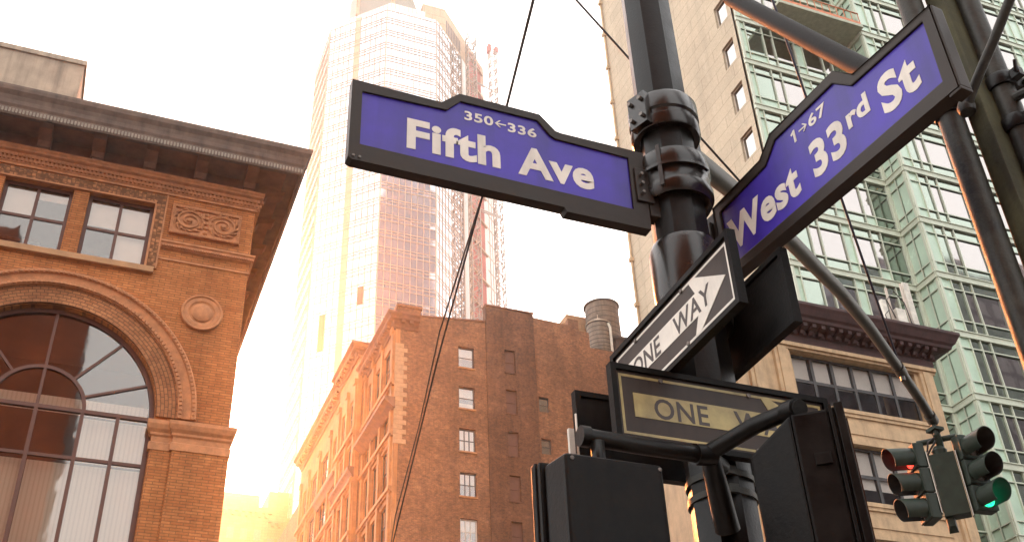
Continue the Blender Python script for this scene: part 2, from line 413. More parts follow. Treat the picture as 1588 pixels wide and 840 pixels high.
def text_part(name, body, parent, x0, x1, base, cap, y, mat, bold=.02, depth=.002, spc=1.06):
    """raised lettering on a plate facing local -y; fitted to x0..x1, baseline and cap height"""
    cu = bpy.data.curves.new(name, 'FONT'); cu.body = body; cu.size = 1.; cu.offset = bold; cu.resolution_u = 4; cu.space_character = spc
    tmp = bpy.data.objects.new('lettering_source', cu); COL.objects.link(tmp)
    dg = bpy.context.evaluated_depsgraph_get()
    me = bpy.data.meshes.new_from_object(tmp.evaluated_get(dg))
    bpy.data.objects.remove(tmp); bpy.data.curves.remove(cu)
    xs = [v.co.x for v in me.vertices]; a, c = min(xs), max(xs)
    CAP = .727 + 2 * bold
    for v in me.vertices:
        X = x0 + (v.co.x - a) / (c - a) * (x1 - x0); Z = base + (v.co.y + bold) / CAP * cap
        v.co = (X, y, Z)
    bm = bmesh.new(); bm.from_mesh(me)
    bmesh.ops.recalc_face_normals(bm, faces=bm.faces)
    r = bmesh.ops.extrude_face_region(bm, geom=bm.faces[:])
    for v in [g for g in r['geom'] if isinstance(g, bmesh.types.BMVert)]: v.co.y -= depth
    bmesh.ops.recalc_face_normals(bm, faces=bm.faces)
    for fc in bm.faces: fc.smooth = False
    bm.to_mesh(me); bm.free(); me.materials.clear(); me.materials.append(mat)
    o = bpy.data.objects.new(name, me); COL.objects.link(o); o.parent = parent; return o

# generic window in a wall: local x along u from 0..w, depth along n, z up
def window(parent, O, u, n, w, h, cols, rows, fr=.07, bar=.045, rec=.18, mframe=None, mglass=None, blinds=None, mblind=None,
           splits=None, name='window', glass_jit=.006, transom=None):
    f = B().at(O, u, n)
    f.box(0, rec, 0, fr, rec + .08, h); f.box(w - fr, rec, 0, w, rec + .08, h)
    f.box(fr, rec, 0, w - fr, rec + .08, fr); f.box(fr, rec, h - fr, w - fr, rec + .08, h)
    xs = splits or [fr + (w - 2 * fr) * i / cols for i in range(1, cols)]
    zs = transom or [fr + (h - 2 * fr) * i / rows for i in range(1, rows)]
    for x in xs: f.box(x - bar / 2, rec + .004, fr, x + bar / 2, rec + .07, h - fr)
    xe = [fr] + [x for x in xs] + [w - fr]
    for z in zs:
        for i in range(len(xe) - 1):
            a = xe[i] + (bar / 2 if i else 0); c = xe[i + 1] - (bar / 2 if i < len(xe) - 2 else 0)
            f.box(a, rec + .01, z - bar / 2, c, rec + .06, z + bar / 2)
    fo = f.build(name, mframe, parent, loc=O)
    g = B().at(O, u, n); ze = [fr] + list(zs) + [h - fr]
    for i in range(len(xe) - 1):
        for j in range(len(ze) - 1):
            q = [g.p(a, rec + .035 + random.uniform(0, glass_jit), c) for a, c in ((xe[i], ze[j]), (xe[i + 1], ze[j]), (xe[i + 1], ze[j + 1]), (xe[i], ze[j + 1]))]
            g.face(q[:3]); g.face([q[0], q[2], q[3]])
    g.build('pane', mglass, fo, loc=O)
    if blinds:
        k = B().at(O, u, n)
        for (a, c, z0, z1) in blinds:
            k.box(a * w + .01, rec + .13, z0 * h, c * w - .01, rec + .14, z1 * h)
        k.build('blind', mblind or M['blind'], fo, loc=O)
    return fo

def rect(x0, z0, x1, z1): return [(x0, z0), (x1, z0), (x1, z1), (x0, z1)]
XP = ((1, 0, 0), (0, 1, 0))        # wall facing -Y: u, inward normal
YP = ((0, -1, 0), (1, 0, 0))       # wall facing -X: u, inward normal

#@@SETTING
# ================================================================ ground
g = B(); g.box(-900, -900, -.4, 900, 900, 0)
tag(g.build('ground', M['asphalt']), kind='structure')
g = B()
for x0, y0, x1, y1 in ((-80, -14, 60, 4.6),):
    g.box(x0, y0, .004, x1, y1, .14)
tag(g.build('pavement', M['pave'], bevel=.02), kind='structure')
g = B(); g.box(-80, 22.0, .004, 5.6, 200, .14); g.box(13.0, 26.5, .004, 90, 200, .14)
tag(g.build('sidewalk', M['pave'], bevel=.02), kind='structure')

#@@LEFT
# ================================================================ arched brick building, Y = 26
LB = thing('arched_building', 'terracotta brick building with deep cornice and great arched window at left', 'building', (-6, 30, 0))
CX, CZ, RI = -1.6, 14.65, 2.75
arch = [(CX + RI, 4.0)] + [(CX + RI * cos(a * pi / 40), CZ + RI * sin(a * pi / 40)) for a in range(41)] + [(CX - RI, 4.0)]
wins = [(-5.85, -4.1), (-3.65, -1.9), (-1.49, .24)]
wl = B()
holes = [arch] + [rect(a, 19.02, c, 21.15) for a, c in wins]
wl.prism(rect(-14, 0, 3.0, 23.0), 26.0, 26.42, holes=holes)
wl.box(2.58, 26.42, 0, 3.0, 58, 23.0); wl.box(-14, 57.6, 0, 2.58, 58, 23.0); wl.box(-14, 26.42, 0, -13.6, 57.6, 23.0)
wl.build('wall', M['l_brick'], LB)
wb = B(); wb.box(-13.6, 26.42, 22.6, 2.58, 57.6, 22.9); wb.build('roof', M['roof'], LB)
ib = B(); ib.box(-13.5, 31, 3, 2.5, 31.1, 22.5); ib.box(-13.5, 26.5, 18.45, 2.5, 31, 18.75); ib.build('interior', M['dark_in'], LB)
# pilaster with capital
pl = B(); pl.box(1.68, 25.86, 0, 3.06, 26.0, 13.9)
pl.box(1.15 + .02, 25.95, 0, 1.68, 26.0, 13.9)
pl.build('pilaster', M['l_brick'], LB)
cp = B()
cp.sweep([(1.17, 26.1), (1.17, 26.0), (1.68, 26.0), (1.68, 25.9), (3.02, 25.9), (3.02, 27.5)],
         [(0, 13.75), (.065, 13.75), (.065, 13.95), (.02, 13.98), (.02, 14.12), (.06, 14.16), (.06, 14.22), (.12, 14.30), (.16, 14.42), (.16, 14.52), (0, 14.58)])
cp.build('capital', M['l_terra'], LB)
# archivolt
av = B(); av.arc(CX, CZ, [(RI + .02, 26.0), (RI + .02, 25.93), (3.28, 25.93), (3.28, 26.0)], n=72)
av.build('voussoir_ring', M['l_arch'], LB)
am = B(); am.arc(CX, CZ, [(3.28, 26.0), (3.28, 25.86), (3.33, 25.83), (3.37, 25.86), (3.40, 25.90), (3.60, 25.88), (3.62, 25.84), (3.70, 25.82), (3.74, 25.86), (3.74, 26.0)], n=72)
for rr, n_, sz in ((3.335, 88, .036), (3.66, 96, .036)):
    for k in range(n_ + 1):
        an = pi * k / n_; x, z = CX + rr * cos(an), CZ + rr * sin(an)
        am.at((x, 25.81, z), (-sin(an), 0, cos(an)), (0, 1, 0), (cos(an), 0, sin(an))).box(-sz, -.02, -sz, sz, .03, sz)
am.at((0, 0, 0)); am.build('archivolt', M['l_terra'], LB)
# reveal ring of dark frame + arched window
aw = B(); Y0, Y1 = 26.2, 26.32
aw.arc(CX, CZ, [(RI - .12, Y0), (RI - .12, Y1), (RI - .001, Y1), (RI - .001, Y0)], n=60)
aw.box(CX - RI + .001, Y0, 4, CX - RI + .12, Y1, CZ); aw.box(CX + RI - .12, Y0, 4, CX + RI - .001, Y1, CZ)
aw.box(CX - RI + .12, Y0 + .004, CZ - .05, CX + RI - .12, Y1 - .004, CZ + .05)
aw.arc(CX, CZ, [(1.04, Y0 + .002), (1.04, Y1), (1.13, Y1), (1.13, Y0 + .002)], n=36)
cols = [-3.51, -2.67, CX, -.53, .31]
for x in cols: aw.box(x - .045, Y0 + .01, 4, x + .045, Y1 - .01, CZ - .05)
for z in (13.40, 11.0, 8.6): 
    xs = [CX - RI + .12] + cols + [CX + RI - .12]
    for a, c in zip(xs, xs[1:]):
        aw.box(a + (.046 if a != xs[0] else -.002), Y0 + .02, z - .04, c - (.046 if c != xs[-1] else -.002), Y1 - .02, z + .04)
aw.box(CX - .035, Y0 + .012, CZ + .05, CX + .035, Y1 - .012, CZ + 1.04)
for an in (90, 50, 21, 130, 159):
    a = radians(an); d = Vector((cos(a), 0, sin(a)))
    aw.at((CX, Y0, CZ), tuple(d), (0, 1, 0), (-sin(a), 0, cos(a))).box(1.128, .014, -.032, RI - .119, .1, .032)
aw.at((0, 0, 0))
awo = aw.build('arched_window', M['l_frame'], LB, loc=(CX, 26.2, CZ))
pg = B()
def gpane(poly, yy=26.26):
    cx_ = sum(a for a, c in poly) / len(poly); cz_ = sum(c for a, c in poly) / len(poly)
    ta, tb = random.uniform(-.006, .006), random.uniform(-.006, .006)
    ids = [pg.p(a, yy + (a - cx_) * ta + (c - cz_) * tb, c) for a, c in poly]
    pg.face(ids)
def sector(r0, r1, a0, a1, n=10):
    A = [radians(a0 + (a1 - a0) * k / n) for k in range(n + 1)]
    o = [(CX + r1 * cos(a), CZ + r1 * sin(a)) for a in A]
    i = [(CX + r0 * cos(a), CZ + r0 * sin(a)) for a in A[::-1]] if r0 > .01 else [(CX, CZ)]
    return o + i
for a0, a1 in ((0, 21), (21, 50), (50, 90), (90, 130), (130, 159), (159, 180)): gpane(sector(1.08, RI - .06, a0, a1))
for a0, a1 in ((0, 90), (90, 180)): gpane(sector(0, 1.08, a0, a1))
xs = [CX - RI + .06] + cols + [CX + RI - .06]
for a, c in zip(xs, xs[1:]):
    for z0, z1 in ((13.40, CZ), (11.0, 13.40), (8.6, 11.0), (4, 8.6)): gpane(rect(a, z0, c, z1))
pg.build('pane', M['l_glass'], awo, loc=(CX, 26.26, CZ))
bl = B()
for a, c in zip(xs, xs[1:]):
    bl.box(a + .05, 26.46, 4, c - .05, 26.47, 13.34)
for a, c in zip(xs[4:], xs[5:]): bl.box(a + .05, 26.49, 13.42, c - .05, 26.5, 14.6)
bl.box(CX - 1.05, 26.6, 14.72, CX + 2.6, 26.61, 15.15); bl.box(CX - 2.6, 26.6, 14.72, CX - 1.05, 26.61, 15.15)
bl.build('blind', M['blind_v'], awo, loc=(CX, 26.45, 9))
# upper windows
for i, (a, c) in enumerate(wins):
    bls = {0: [(0, .5, .5, 1), (.5, 1, .4, 1)], 1: [(.03, .5, .5, 1), (.5, 1, .83, 1)], 2: [(.03, .5, .58, 1), (.5, 1, 0.02, 1)]}[i]
    window(LB, (a, 26.0, 19.02), *XP, c - a, 2.13, 2, 2, .10, .085, .16, M['l_frame'], M['l_glass'], bls)
sl_ = B(); sl_.box(-6.6, 25.86, 18.82, .50, 26.0, 19.0); sl_.build('sill', M['l_sill'], LB, bevel=.012)
ob = B(); ob.box(-6.6, 25.955, 21.2, .30, 26.0, 21.5); ob.box(.28 + .02, 25.955, 19.0, .52, 26.0, 21.5); ob.build('carved_border', M['l_orn'], LB)
tr = B()
tr.box(-6.6, 25.93, 21.15, .27, 25.999, 21.2); tr.box(.24, 25.93, 19.0, .298, 25.999, 21.15); tr.box(.522, 25.93, 19.0, .565, 25.999, 21.56)
tr.sweep([(.57, 26.0), (3.0, 26.0), (3.0, 40)], [(0, 19.72), (.05, 19.74), (.10, 19.82), (.10, 19.86), (.14, 19.9), (.14, 19.95), (0, 19.99)])
for k in range(36):
    x = .62 + k * .07; tr.box(x, 25.87, 19.76, x + .035, 25.96, 19.83)
tr.sweep([(.57, 26.0), (3.0, 26.0), (3.0, 40)], [(0, 19.36), (.03, 19.36), (.03, 19.42), (0, 19.44)])
tr.build('string_course', M['l_terra'], LB)
# beaded frieze
fz = B(); PTH = [(-14, 26.0), (3.0, 26.0), (3.0, 58)]
fz.sweep(PTH, [(0, 21.55), (.05, 21.55), (.05, 21.62), (.08, 21.64), (.08, 21.96), (.16, 22.0), (.16, 22.06), (.20, 22.1), (.20, 22.16), (0, 22.2)])
for k in range(110):
    x = -8.9 + k * .11
    fz.box(x, 25.86, 21.67, x + .06, 25.93, 21.76); fz.box(x + .05, 25.85, 21.80, x + .11, 25.93, 21.90)
for k in range(60):
    y = 26.05 + k * .11
    fz.box(3.07, y, 21.67, 3.14, y + .06, 21.76); fz.box(3.07, y + .05, 21.80, 3.15, y + .11, 21.90)
fz.build('beaded_frieze', M['l_terra'], LB)
# cornice: soffit, brackets, fascia
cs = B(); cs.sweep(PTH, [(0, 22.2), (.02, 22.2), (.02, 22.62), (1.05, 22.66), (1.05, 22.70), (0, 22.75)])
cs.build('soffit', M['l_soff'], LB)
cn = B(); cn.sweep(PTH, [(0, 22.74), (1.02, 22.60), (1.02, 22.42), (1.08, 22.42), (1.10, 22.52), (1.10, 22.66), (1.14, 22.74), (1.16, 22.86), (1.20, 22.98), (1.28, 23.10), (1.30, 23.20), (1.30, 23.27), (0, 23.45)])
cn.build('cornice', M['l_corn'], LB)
cdn = B()
for k in range(150):
    x = -9 + k * .088
    if x < 4.05: cdn.box(x, 24.885, 22.46, x + .05, 24.925, 22.60)
for k in range(100): 
    y = 24.95 + k * .088; cdn.box(4.075, y, 22.46, 4.115, y + .05, 22.60)
cdn.build('dentil_band', M['l_corn2'], LB)
br = B()
def bracket(bb): 
    bb.prism([(0, 22.2), (.22, 22.22), (.30, 22.36), (.72, 22.46), (.80, 22.62), (0, 22.62)], -.17, .17)
    bb.prism([(0, 22.06), (.16, 22.10), (.16, 22.22), (0, 22.22)], -.13, .13)
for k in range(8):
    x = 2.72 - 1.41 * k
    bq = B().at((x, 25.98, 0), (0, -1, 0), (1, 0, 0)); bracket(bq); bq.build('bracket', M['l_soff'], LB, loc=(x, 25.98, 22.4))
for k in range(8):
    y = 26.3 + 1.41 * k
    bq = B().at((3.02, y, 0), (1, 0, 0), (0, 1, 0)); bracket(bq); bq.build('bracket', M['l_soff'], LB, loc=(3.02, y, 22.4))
# medallion
md = B(); md.lathe([(.0, -.10), (.12, -.10), (.22, -.075), (.27, -.05), (.27, -.02), (.33, -.02), (.36, -.05), (.42, -.06), (.47, -.05), (.50, -.09), (.54, -.09), (.56, -.03), (.56, .01)][::-1], (1.92, 26.0, 17.86), 40, axis='y')
md.build('medallion', M['l_terra'], LB)
# carved scroll panel
rp = B(); rp.box(.72, 25.955, 20.27, 2.64, 25.999, 21.25)
for q in ((.72, 20.27, 2.64, 20.35), (.72, 21.17, 2.64, 21.25), (.72, 20.35, .80, 21.17), (2.56, 20.35, 2.64, 21.17)): rp.box(q[0], 25.90, q[1], q[2], 25.956, q[3])
for k in range(26):
    x = .74 + k * .0735
    for z in (20.31, 21.21): rp.box(x, 25.885, z - .02, x + .04, 25.91, z + .02)
for k in range(12):
    z = 20.37 + k * .068
    for x in (.76, 2.60): rp.box(x - .02, 25.885, z, x + .02, 25.91, z + .04)
def spiral(cx_, cz_, sg, ph, R=.33, turns=2.1):
    pts, rr = [], []
    for k in range(44):
        tt = k / 43; a = ph + sg * tt * turns * 2 * pi; r = R * (1 - tt) ** .8 + .03
        pts.append((cx_ + r * cos(a) * 1.12, 25.93, cz_ + r * sin(a))); rr.append(.038 - .02 * tt)
    rp.tube(pts, rr, 6)
for cx_, sg, ph in ((1.22, 1, -.6), (2.15, -1, pi + .6)):
    spiral(cx_, 20.78, sg, ph); rp.lathe([(.0, -.10), (.05, -.09), (.075, -.05), (.08, 0)][::-1], (cx_, 25.955, 20.77), 14, axis='y')
    for k in range(13):
        a = k * 2 * pi / 13 + .2; r0, r1 = .30, .43
        rp.tube([(cx_ + r0 * cos(a) * 1.1, 25.95, 20.78 + r0 * sin(a)), (cx_ + (r0 + r1) / 2 * cos(a + .18) * 1.1, 25.905, 20.78 + (r0 + r1) / 2 * sin(a + .18)), (cx_ + r1 * cos(a + .5) * 1.05, 25.945, 20.78 + min(.36, max(-.36, r1 * sin(a + .5))))], [.028, .036, .012], 6)
for z in (20.45, 20.62, 20.78, 20.94, 21.08): rp.lathe([(0, -.075), (.05, -.055), (.07, 0)][::-1], (1.685, 25.955, z), 10, axis='y')
rp.build('relief_panel', M['l_terra'], LB)
# bulkhead on the roof
rb = B(); rb.box(-12, 31, 22.5, -2.9, 40, 30.3); rb.box(-12.06, 30.93, 30.3, -2.84, 40.06, 30.5)
rb.build('roof_bulkhead', M['conc'], LB)

#@@BRICK
# ================================================================ brown brick building on the side street
BB = thing('brick_building', 'brown brick loft building with party wall windows and ornate orange facade', 'building', (24, 75, 0))
FX, PY = 17.0, 60.24
colA = [(21.37, 22.5, 38.32 - 3.06 * k, 39.92 - 3.06 * k) for k in range(7)]
colB = [(24.70, 25.46, 38.43 - 3.1 * k, 40.20 - 3.1 * k) for k in range(7)]
colC = [(27.10, 27.84, 35.86 - 3.1 * k, 36.98 - 3.1 * k) for k in range(5)]
pw = B()
pw.prism([(FX + .3, 0), (23.37, 0), (23.37, 42.2), (18.2, 41.65), (FX + .3, 41.5)], PY, PY + .4, holes=[rect(a, c, b_, d) for a, b_, c, d in colA])
pw.box(FX + .3, PY + .4, 0, FX + .7, 100, 40.6); pw.box(37.6, PY + .4, 0, 38, 100, 41.3)
pw.build('party_wall', M['b_brick'], BB)
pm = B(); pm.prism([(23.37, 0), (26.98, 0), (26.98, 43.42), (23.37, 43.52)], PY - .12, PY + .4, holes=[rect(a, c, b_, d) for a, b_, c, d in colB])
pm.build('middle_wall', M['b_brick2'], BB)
pr = B(); pr.prism([(26.98, 0), (38, 0), (38, 41.6), (31.35, 41.6), (31.35, 42.85), (30.55, 42.85), (30.55, 43.75), (29.75, 43.75), (29.75, 43.2), (26.98, 43.3)], PY - .02, PY + .4, holes=[rect(a, c, b_, d) for a, b_, c, d in colC])
pr.build('rear_wall', M['b_brick'], BB)
cpg = B()
cpg.at((0, 0, 0)); cpg.prism([(18.2, 41.65), (23.36, 42.2), (23.36, 42.32), (18.2, 41.77)], PY - .06, PY + .46)
cpg.box(23.32, PY - .18, 43.52, 27.02, PY + .46, 43.62)
cpg.build('coping', M['b_corn'], BB)
rf = B(); rf.box(FX + .7, PY + .4, 40.4, 37.6, 100, 40.6); rf.build('roof', M['roof'], BB)
for i, (a, b_, c, d) in enumerate(colA):
    mode = i % 5
    window(BB, (a, PY, c), *XP, b_ - a, d - c, 1 if i < 2 else 3, 2, .07, .05, .14, M['sash'] if i != 4 else M['sash_w'], M['glass_d'],
           {0: [(.05, .95, .5, .97)], 1: [(.05, .95, .5, .97), (.05, .95, .05, .3)], 2: [(.05, .95, .05, .97)], 3: [(.05, .95, .55, .97)]}.get(i, [(.05, .95, .55, .97)]))
    s_ = B(); s_.box(a - .06, PY - .07, c - .12, b_ + .06, PY + .05, c - .002); s_.build('sill', M['b_stone'], BB)
for (a, b_, c, d) in colB:
    f = B(); f.box(a + .0, PY + .1, c, b_, PY + .16, d); f.box(a, PY + .06, c, a + .06, PY + .1, d); f.box(b_ - .06, PY + .06, c, b_, PY + .1, d)
    f.box(a + .06, PY + .06, (c + d) / 2 - .03, b_ - .06, PY + .1, (c + d) / 2 + .03); f.build('shutter', M['shutter'], BB)
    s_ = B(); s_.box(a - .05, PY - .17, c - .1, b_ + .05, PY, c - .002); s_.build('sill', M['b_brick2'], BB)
for (a, b_, c, d) in colC:
    window(BB, (a, PY, c), *XP, b_ - a, d - c, 1, 2, .07, .05, .12, M['sash'], M['glass_d'])
# quoins
q = B()
for k in range(22):
    z = 39.35 - k * .33; wd = .5 if k % 2 else .26
    q.box(FX - .03, PY - .05, z - .31, FX + .3 + wd, PY - .002, z)
    pass
q.build('quoin_strip', M['b_quoin'], BB)
# ornate facade, facing -X
def fwall(y0, y1, x, z0, z1, holes, name='facade'):
    f = B().at((x, y1, 0), *YP)
    f.prism(rect(0, z0, y1 - y0, z1), 0, .3, holes=[rect(y1 - b_, c, y1 - a, d) for a, b_, c, d in holes])
    return f.build(name, M['b_stone'], BB)
def fwin(y0, y1, x, z0, z1, cols=2, rows=2, fr=None):
    window(BB, (x, y1, z0), *YP, y1 - y0, z1 - z0, cols, rows, .09, .06, .15, fr or M['sash'], M['glass_d'], [(.05, .95, .5, .97)] if random.random() < .6 else None)
rows = [(37.2, 39.6), (33.6 - .3, 36.0), (30.0 - .5, 32.4), (26.2, 28.6), (22.6, 25.0), (19, 21.4)]
b1 = [(61.3, 63.0), (63.5, 65.2), (65.7, 67.2)]
b2 = [(68.6, 70.2), (70.7, 72.3)]
b3 = [(74.4, 76.2), (77.4, 80.2), (81.0, 83.8), (84.9, 86.7)]
def hol(b, z): return [(y0, y1, a, c) for y0, y1 in b for a, c in z]
fwall(60.24 + .002, 67.9, FX, 0, 41.4, hol(b1, rows)); 
fwall(67.9, 73.4, FX - .55, 0, 42.0, hol(b2, rows)); fwall(73.4, 88.0, FX - .25, 0, 42.4, hol(b3, rows))
for b, x in ((b1, FX), (b2, FX - .55), (b3, FX - .25)):
    for y0, y1 in b:
        for a, c in rows[:5]: fwin(y0, y1, x, a, c, 2 if y1 - y0 < 2 else 3)
pil = B()
for y, x in ((60.7, FX), (63.25, FX), (65.45, FX), (67.5, FX), (68.2, FX - .55), (70.45, FX - .55), (72.9, FX - .55), (73.9, FX - .25), (76.8, FX - .25), (80.6, FX - .25), (84.35, FX - .25), (87.4, FX - .25)):
    pil.box(x - .16, y - .2, 0, x - .002, y + .2, 40.3); pil.box(x - .24, y - .26, 40.3, x - .002, y + .26, 40.7)
    pil.box(x - .24, y - .26, 36.55, x - .162, y + .26, 36.85)
pil.build('pilaster', M['b_stone'], BB)
st = B()
for z, o in ((36.25, .30), (32.65, .28), (28.9, .25), (25.3, .22), (21.7, .2)):
    for y0, y1, x in ((60.26, 67.88, FX), (67.92, 73.38, FX - .55), (73.42, 88.0, FX - .25)):
        st.sweep([(x, y1), (x, y0)], [(0, z), (-.08, z + .02), (-o, z + .2), (-o, z + .32), (0, z + .4)][::1] and [(0, z), (.08, z + .02), (o, z + .2), (o, z + .32), (0, z + .4)]) if False else st.box(x - o, y0, z + .12, x - .003, y1, z + .36)
        st.box(x - o * .55, y0, z, x - .003, y1, z + .119)
st.build('string_course', M['b_stone'], BB)
# heavy balcony ledges
for y0, y1, x, z, o in ((60.0, 67.6, FX, 35.0, .75), (67.9, 73.4, FX - .55, 33.6, .45), (74.2, 80.6, FX - .25, 36.0, .4)):
    lg = B()
    lg.prism([(0, z - .5), (-.12, z - .5), (-o * .6, z - .2), (-o, z - .02), (-o, z + .22), (0, z + .22)], 0, 1)   # placeholder depth replaced below
    lg = B().at((x, y0, 0), (1, 0, 0), (0, 1, 0)); lg.prism([(-.003, z - .5), (-.12, z - .5), (-o * .6, z - .2), (-o, z - .02), (-o, z + .22), (-.003, z + .22)], 0, y1 - y0)
    lg.build('ledge', M['b_corn'], BB)
# cornices
def corn(path, z, o, name='cornice'):
    c_ = B(); c_.sweep(path, [(0, z - .95), (.08, z - .95), (.12, z - .75), (.2, z - .7), (.3, z - .5), (o * .7, z - .42), (o * .75, z - .25), (o, z - .12), (o, z), (0, z + .12)])
    ob = c_.build(name, M['b_corn'], BB)
    mm = B()
    for i in range(len(path) - 1):
        a, b_ = Vector(path[i]), Vector(path[i + 1]); d = (b_ - a); L = d.length; d.normalize(); n = Vector((d.y, -d.x))
        k = .4
        while k < L - .2:
            q_ = a + d * k; mm = B().at((q_.x, q_.y, 0), (d.x, d.y, 0), (n.x, n.y, 0)); mm.box(-.12, .1, z - .64, .12, o * .66, z - .43); mm.build('modillion', M['b_corn'], ob, loc=(q_.x, q_.y, z)); k += .55
corn([(FX - .02, 67.9), (FX - .02, PY - .02), (FX + 1.5, PY - .02)], 41.4, .75)
corn([(FX - .4, 75.0), (FX - .55, 73.41), (FX - .57, 73.4), (FX - .57, 67.88), (FX, 67.88)][2:], 43.3, .75)
corn([(FX - .27, 88.0), (FX - .27, 73.42)], 43.1, .8)
at_ = B(); at_.box(FX - .55, 67.9, 42.0, FX + 1, 73.4, 43.2); at_.box(FX - .25, 73.41, 42.4, FX + 1, 88.0, 43.0); at_.build('attic', M['b_stone'], BB)
ch = B(); ch.box(17.3, 60.9, 41.3, 18.9, 62.0, 42.7); ch.box(17.2, 60.8, 42.7, 19.0, 62.1, 42.9); ch.build('chimney', M['b_brick'], BB)

# roof bulkhead behind the tank
RBH = thing('stair_bulkhead', 'pale rooftop bulkhead block standing behind the wooden water tank', 'bulkhead', (33.5, 67.5, 40.6))
b = B(); b.at((0, 0, 0)); b.prism([(32.3, 40.61), (36.2, 40.61), (36.2, 49.3), (33.3, 49.3), (33.3, 48.7), (32.3, 47.6)], 67.6, 70.5); b.box(34.3, 67.5, 46.2, 35.2, 67.6, 48.0)
b.build('block', M['far1'], RBH)
# water tanks
def tank(cx, cy, z0, z1, r, label, cone, legs):
    T = thing('water_tank', label, 'water tank', (cx, cy, 40.6))
    s = B(); s.lathe([(r * 1.0, z0), (r * .985, (z0 + z1) / 2), (r * .96, z1)], (cx, cy, 0), 28, smooth=False); s.lathe([(0, z0), (r, z0)], (cx, cy, 0), 28); 
    s.build('barrel', M['wood'] if cone < .5 else M['wood2'], T)
    hp = B()
    for k in range(8):
        z = z0 + .12 + (z1 - z0 - .2) * (k / 7) ** 1.15; rr = r * (1 - .04 * (z - z0) / (z1 - z0)) + .008
        hp.lathe([(rr, z - .025), (rr + .018, z - .025), (rr + .018, z + .025), (rr, z + .025)], (cx, cy, 0), 28)
    hp.build('hoop', M['iron'], T)
    rfb = B(); rfb.lathe([(r * 1.06, z1 - .04), (r * 1.06, z1 + .03), (r * .5, z1 + cone * .55), (0, z1 + cone)], (cx, cy, 0), 28, smooth=False); rfb.lathe([(.03, z1 + cone - .05), (.03, z1 + cone + .3), (0, z1 + cone + .3)], (cx, cy, 0), 8)
    rfb.build('roof', M['wood'] if cone < .5 else M['conc'], T)
    for a in range(4):
        an = a * pi / 2 + .5; l_ = B(); x, y = cx + r * .8 * cos(an), cy + r * .8 * sin(an)
        l_.box(x - .12, y - .12, 40.61, x + .12, y + .12, z0 - .2); l_.build('leg', M['iron'], T)
    pf = B(); pf.box(cx - r * 1.02, cy - r * 1.02, z0 - .2, cx + r * 1.02, cy + r * 1.02, z0 - .003); pf.build('platform', M['iron'], T)
    return T
tank(35.8, 66.2, 46.2, 49.55, 1.38, 'large wooden water tank with flat conical lid, standing behind the smaller one', .42, 4)
T2 = tank(33.45, 62.6, 42.6, 45.2, .95, 'small wooden water tank with pointed pale roof on brick roof edge', .75, 4)
b = B(); b.tube([(33.95, 61.72, 42.3), (33.93, 61.66, 44.6), (33.85, 61.75, 45.05)], .10, 8); b.build('overflow_pipe', M['antenna'], T2)

#@@TOWER
# ================================================================ glass tower
TW = thing('glass_tower', 'tall pale mirror glass tower with peach stripe and chamfered corners', 'skyscraper', (50, 190, 0))
P = [(33.1, 196.0), (33.1, 180.7), (43.8, 170.0), (55.8, 170.0), (65.3, 179.5)]
HT = 197.8; FH = 4.06
core = B()
plan = [(33.3, 196), (33.3, 180.8), (43.9, 170.2), (55.7, 170.2), (65.1, 179.6), (65.1, 196)]
nb = [core.p(x, y, 0) for x, y in plan]; ntp = [core.p(x, y, HT - .2) for x, y in plan]
for k in range(6): core.face([nb[k], nb[(k + 1) % 6], ntp[(k + 1) % 6], ntp[k]])
core.face(ntp); core.build('core', M['t_beige'], TW)
glb, mlb, pch, dk = B(), B(), B(), B()
specs = [(P[0], P[1], 10, None), (P[1], P[2], 11, (5, 6)), (P[2], P[3], 9, None), (P[3], P[4], 9, None)]
dark_open = {(1, 2, 20), (1, 2, 21), (1, 8, 19)}
for fi, (a, c, nb_, peach) in enumerate(specs):
    A = Vector((*a, 0)); D = Vector((*c, 0)) - A; L = D.length; D.normalize(); N = Vector((-D.y, D.x, 0))
    for o_ in (glb, mlb, pch, dk): o_.at(A, D, N)
    bw = L / nb_
    zt = HT; lv = 0
    while zt > 30:
        z1, z0 = zt, zt - FH
        cuts = [z1, z1 - .95, z1 - 3.4, z0] if lv else [z1, z1 - .95, z1 - 3.4, z0]
        for j in range(3):
            za, zb = cuts[j], cuts[j + 1]
            for k in range(nb_):
                xa, xb = k * bw, (k + 1) * bw
                if peach and k == peach[0]: pch.box(xa + .02, -.02, zb, xb - .02, .05, za); continue
                if (fi, k, lv) in dark_open: dk.box(xa + .12, -.13, zb, xb - .12, .1, za); dk.build('open_bay', M['t_red'], TW); dk.v, dk.f, dk.m, dk.sm = [], [], [], []; continue
                ta, tb = random.gauss(0, .0035), random.gauss(0, .0035)
                q = [glb.p(x, (x - xa - bw / 2) * ta + (z - (za + zb) / 2) * tb, z) for x, z in ((xa, zb), (xb, zb), (xb, za), (xa, za))]
                glb.face(q)
            w_ = .065 if j in (0, 1) else .05
            mlb.box(0, -.09, zb - w_, L, -.01, zb + w_)
        zt -= FH; lv += 1
    for k in range(nb_ + 1): mlb.box(k * bw - (.05 if 0 < k < nb_ else .11), -.11, 30, k * bw + (.05 if 0 < k < nb_ else .12), -.02, HT)
glb.build('curtain_wall', M['t_glass'], TW); mlb.build('mullion_grid', M['t_mull'], TW); pch.build('peach_stripe', M['t_peach'], TW);
